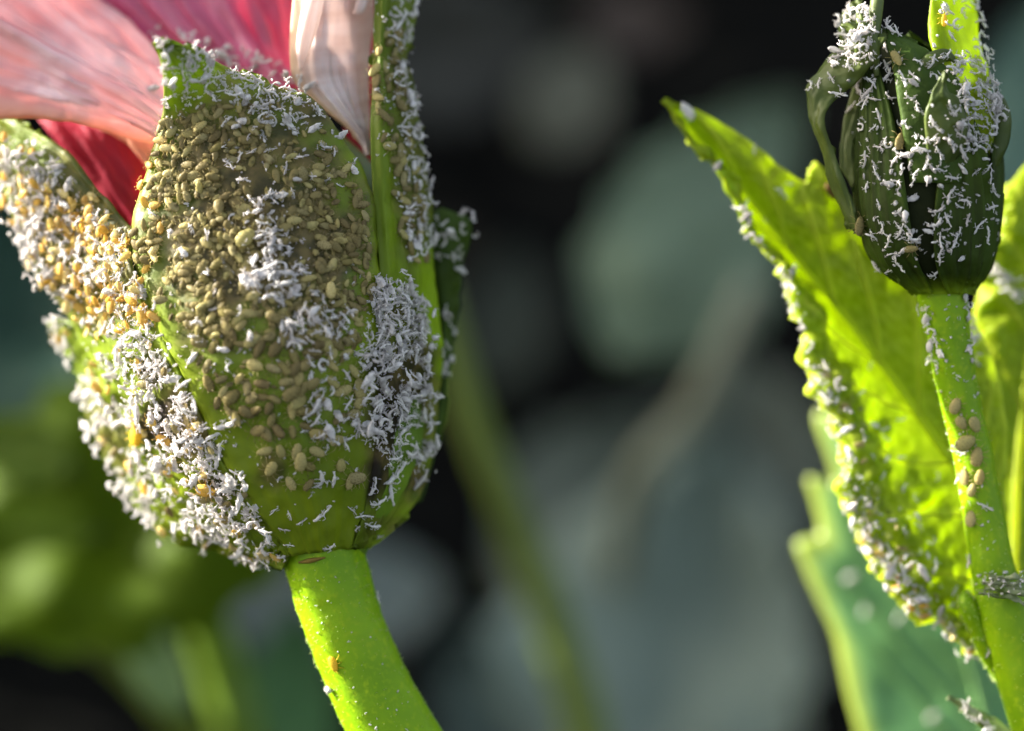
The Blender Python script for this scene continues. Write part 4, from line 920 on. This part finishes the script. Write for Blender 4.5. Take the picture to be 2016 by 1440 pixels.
def dust(poly, n, seed, hosts, clump=0, lift=(0, .12), size=(6, 13)):
    k = len(ITEMS)
    scatter('skin', poly, n, size, 'white', 'crumb', GS_, hosts, 0, lift, .6, -20, seed=seed, clump=clump, stand=.4)
    for it in ITEMS[k:]: it['v'] = random.choice((len(SV) - 1, len(SV) - 2, len(SV) - 3, 0, 5))
dust(LEFT, 650, 41, ['left', 'left_back'], -.3)
dust([(740, 540), (800, 560), (840, 610), (840, 800), (850, 920), (760, 960), (690, 850), (710, 660)], 330, 42, ['front', 'right', 'core'], -.3, (0, .2))
dust([(300, 60), (420, 80), (600, 150), (660, 250), (560, 260), (430, 200), (320, 260)], 220, 43, ['front'])
dust([(270, 250), (690, 250), (740, 500), (740, 1000), (560, 1060), (430, 880), (270, 540)], 260, 44, ['front'], -.2, (0, .02))
dust([(470, 390), (560, 380), (620, 560), (700, 610), (690, 670), (560, 690), (480, 560)], 130, 45, ['front'], 0, (0, .15))
dust([(735, 0), (825, 0), (850, 480), (790, 500), (745, 300)], 140, 46, ['right'])
dust([(1600, 60), (1960, 60), (1970, 500), (1720, 540), (1690, 300)], 170, 47, ['bud', 'bract'], 0, (0, .04))
dust([(1640, 20), (1720, 5), (1720, 120), (1640, 140)], 70, 48, ['bud', 'bract'])
dust([(1870, 100), (1960, 120), (1965, 300), (1880, 310)], 90, 49, ['bud', 'bract'])
dust([(1440, 390), (1500, 500), (1560, 540), (1600, 690), (1690, 900), (1760, 1100), (1960, 1320), (1780, 1190), (1690, 1090), (1630, 850), (1560, 640), (1530, 520)], 230, 50, ['leaf'], -.1)
dust([(1800, 580), (1915, 580), (1960, 1100), (1900, 1100)], 70, 51, ['bud_stem'], 0, (0, .02))
dust([(1915, 1125), (2016, 1125), (2016, 1175), (1920, 1170)], 40, 53, ['stipule', 'bud_stem'])
dust([(560, 1120), (720, 1080), (860, 1440), (690, 1440)], 40, 52, ['stem'], 0, (0, .01), (4, 8))

def mesh_from(v, f, mat, name):
    me = bpy.data.meshes.new(name); me.from_pydata(v.tolist(), [], [list(q) for q in f])
    me.polygons.foreach_set('use_smooth', [True] * len(me.polygons)); me.materials.append(mat); me.update(); return me

SHAPE = {'rod': 'straight', 'arc': 'curved', 'hook': 'hooked', 'bent': 'bent', 'ring': 'coiled', 'flake': 'flaky', 'crumb': 'crumbled'}
def describe(it):
    """the label with the look of this one and, where many share it, the landmark it lies by"""
    lb, x, y = it['label'], it['px'], it['py']
    if it['prio'] >= 20: return lb
    if it['kind'] == 'skin':
        big = 'long ' if it['size'] > 33 else ('tiny ' if it['size'] < 22 else '')
        sh = SHAPE[SKIN_KIND[it['v']]]
        if 'dark closed bud' in lb:
            where = 'by the awn at the top' if y < 140 else ('on the left bract' if x < 1660 else ('around the front bract' if x > 1800 and y < 310 else ('in the upper left' if y < 260 else ('at the lower left' if x < 1800 and y > 430 else ('on the middle' if x < 1800 else ('on the lower right' if y > 400 else 'on the right'))))))
            return big + sh + ' blue white cast skin ' + where + ' of the dark bud'
        if 'foot of the calyx' in lb:
            where = 'left' if x < 600 else ('middle' if x < 690 else 'right')
            return big + sh + ' white cast skin alone on the green ' + where + ' foot of the calyx'
        if 'face of the yellow green' in lb:
            where = 'pointed tip' if y < 260 else ('upper part' if y < 460 else ('middle' if y < 960 else 'lower part'))
            return big + sh + ' white cast skin alone on the ' + where + ' of the yellow green leaf'
        for w0 in ('blue white cast skin', 'white cast skin', 'dull cast skin'):
            if w0 in lb and len(lb.split()) < 15: return lb.replace(w0, big + sh + ' ' + w0, 1)
        return lb
    big = 'large ' if it['size'] > 33 else ('small ' if it['size'] < 26 else '')
    c = {'tan': 'tan', 'pale': 'pale yellow', 'lime': 'lime green', 'orange': 'orange', 'yellow': 'yellow', 'brown': 'brown'}[it['colour']]
    if 'front sepal' in lb and 'edge' not in lb:
        if y < 330: where = ('close' if y < 275 else 'further') + ' under the ragged top of the front sepal, ' + ('left side' if x < 470 else ('right side' if x > 590 else 'middle'))
        elif y < 600: where = ('left of' if x < 480 else ('right of' if x > 590 else 'beside')) + ' the white cluster on the front sepal' + (', well above' if y < 400 else (', higher up' if y < 470 else (', level' if y < 540 else ', lower down')))
        elif y < 720: where = ('left of' if x < 545 else ('right of' if x > 690 else 'beside')) + ' the small white heap on the front sepal' + (', level' if y < 660 else ', lower')
        elif y < 850: where = 'low on the front sepal, ' + ('left side' if x < 500 else ('right side' if x > 600 else 'middle')) + (', higher up' if y < 775 else ', lower down')
        else: where = 'on the bare green foot of the front sepal, ' + ('left side' if x < 580 else ('right side' if x > 640 else 'middle'))
        return big + c + ' aphid ' + where
    if 'upper left sepal' in lb:
        return big + c + ' aphid on the left sepal ' + ('near its top end' if y < 400 else ('near its inner edge' if x > 190 else 'near its outer edge')) + (' level with the red petal' if y < 470 else (' below the red petal' if y < 570 else ' by the green fold'))
    if 'half buried' in lb: return big + c + ' aphid half buried in white crust ' + ('high' if y < 550 else ('below the green fold' if y < 720 else 'halfway up' if y < 820 else 'low')) + ' on the left sepals'
    if 'keel' in lb: return big + c + ' aphid beside the keel of the right sepal ' + ('above the cream petal tip' if y < 300 else 'below the cream petal tip')
    if 'straw yellow' in lb: return lb + (' beside the pale petal' if y < 275 else (' beside the red petal' if y < 440 else ' below the red petal'))
    if 'amber' in lb: return big + 'amber aphid on the curled leaf margin ' + ('above' if y < 1180 else 'beside or below') + ' the stem node'
    if 'buff' in lb: return ('upper' if y < 850 else ('middle' if y < 920 else 'lower')) + (' left' if x < 1909 - (900 - y) * .12 else ' right') + ' buff aphid in the cluster on the stem below the bud'
    return lb

solo_mesh = {}
def emit(kind, name, many, cat, cols, many_label):
    its = [i for i in ITEMS if i['kind'] == kind]
    its.sort(key=lambda i: (i['prio'] * 3 + i['size']), reverse=True)
    src = [(v[0], v[1]) for v in (AV if kind == 'aphid' else SV)]
    for it in its[:300]:
        key = (kind, it['v'], it['colour'])
        if key not in solo_mesh: solo_mesh[key] = mesh_from(*src[it['v']], BUG[it['colour'], 0], name)
        o = bpy.data.objects.new(name, solo_mesh[key]); COL.objects.link(o)
        o.matrix_basis = it['m']; tag(o, describe(it), cat, it['group'])
    rest = its[300:]
    if rest:
        V, Fc, mi, o_ = [], [], [], 0
        for it in rest:
            v, f = src[it['v']]; m = np.array(it['m'])
            V.append(v @ m[:3, :3].T + m[:3, 3]); Fc += [tuple(q + o_ for q in a) for a in f]; mi += [cols.index(it['colour'])] * len(f); o_ += len(v)
        o = mesh_obj(many, np.vstack(V), Fc, [BUG[c, 1] for c in cols])
        o.data.polygons.foreach_set('material_index', mi)
        tag(o, many_label, cat, None, 'stuff')
    print(kind, len(its))
emit('aphid', 'aphid', 'aphid_crowd', 'aphids', ['tan', 'pale', 'lime', 'orange', 'white', 'brown', 'yellow'], 'crowd of small tan and yellow aphids packed on the sepals')
emit('skin', 'cast_skin', 'cast_skin_litter', 'cast skins', ['white'], 'litter of small white cast skins crusted over the sepals')

# ------------------------------------------------------------------ fine hairs on stems and leaf margins
def hairs(name, tags, n, length, rad, parent, seed):
    r = random.Random(seed); parts = []
    src = [(v, f) for v, f, t in HOSTS if t in tags]
    for _ in range(n):
        v, f = r.choice(src); q = f[r.randrange(len(f))]
        if len(q) > 4: continue
        a, b, c = v[q[0]], v[q[1]], v[q[2]]
        nn = np.cross(b - a, c - a); l = np.linalg.norm(nn)
        if l < 1e-9: continue
        nn /= l; p = a + (b - a) * r.random() + (v[q[-1]] - a) * r.random()
        d = nn + np.array([r.gauss(0, .35) for _ in range(3)])
        L = length * r.uniform(.5, 1.3)
        P = np.array([p - nn * .02, p + d * L * .5, p + d * L + np.array((0, 0, -.2 * L))])
        parts.append(tube(P, np.array([rad, rad * .7, rad * .2]), 3, cap=False)[:2])
    V, f = join(parts)
    o = mesh_obj(name, V, f, M['hair'], parent); o['kind'] = 'stuff'
hairs('hair', ['stem'], 1300, .035, .009, flower, 1)
hairs('hair', ['bud_stem'], 900, .05, .011, plant, 2)
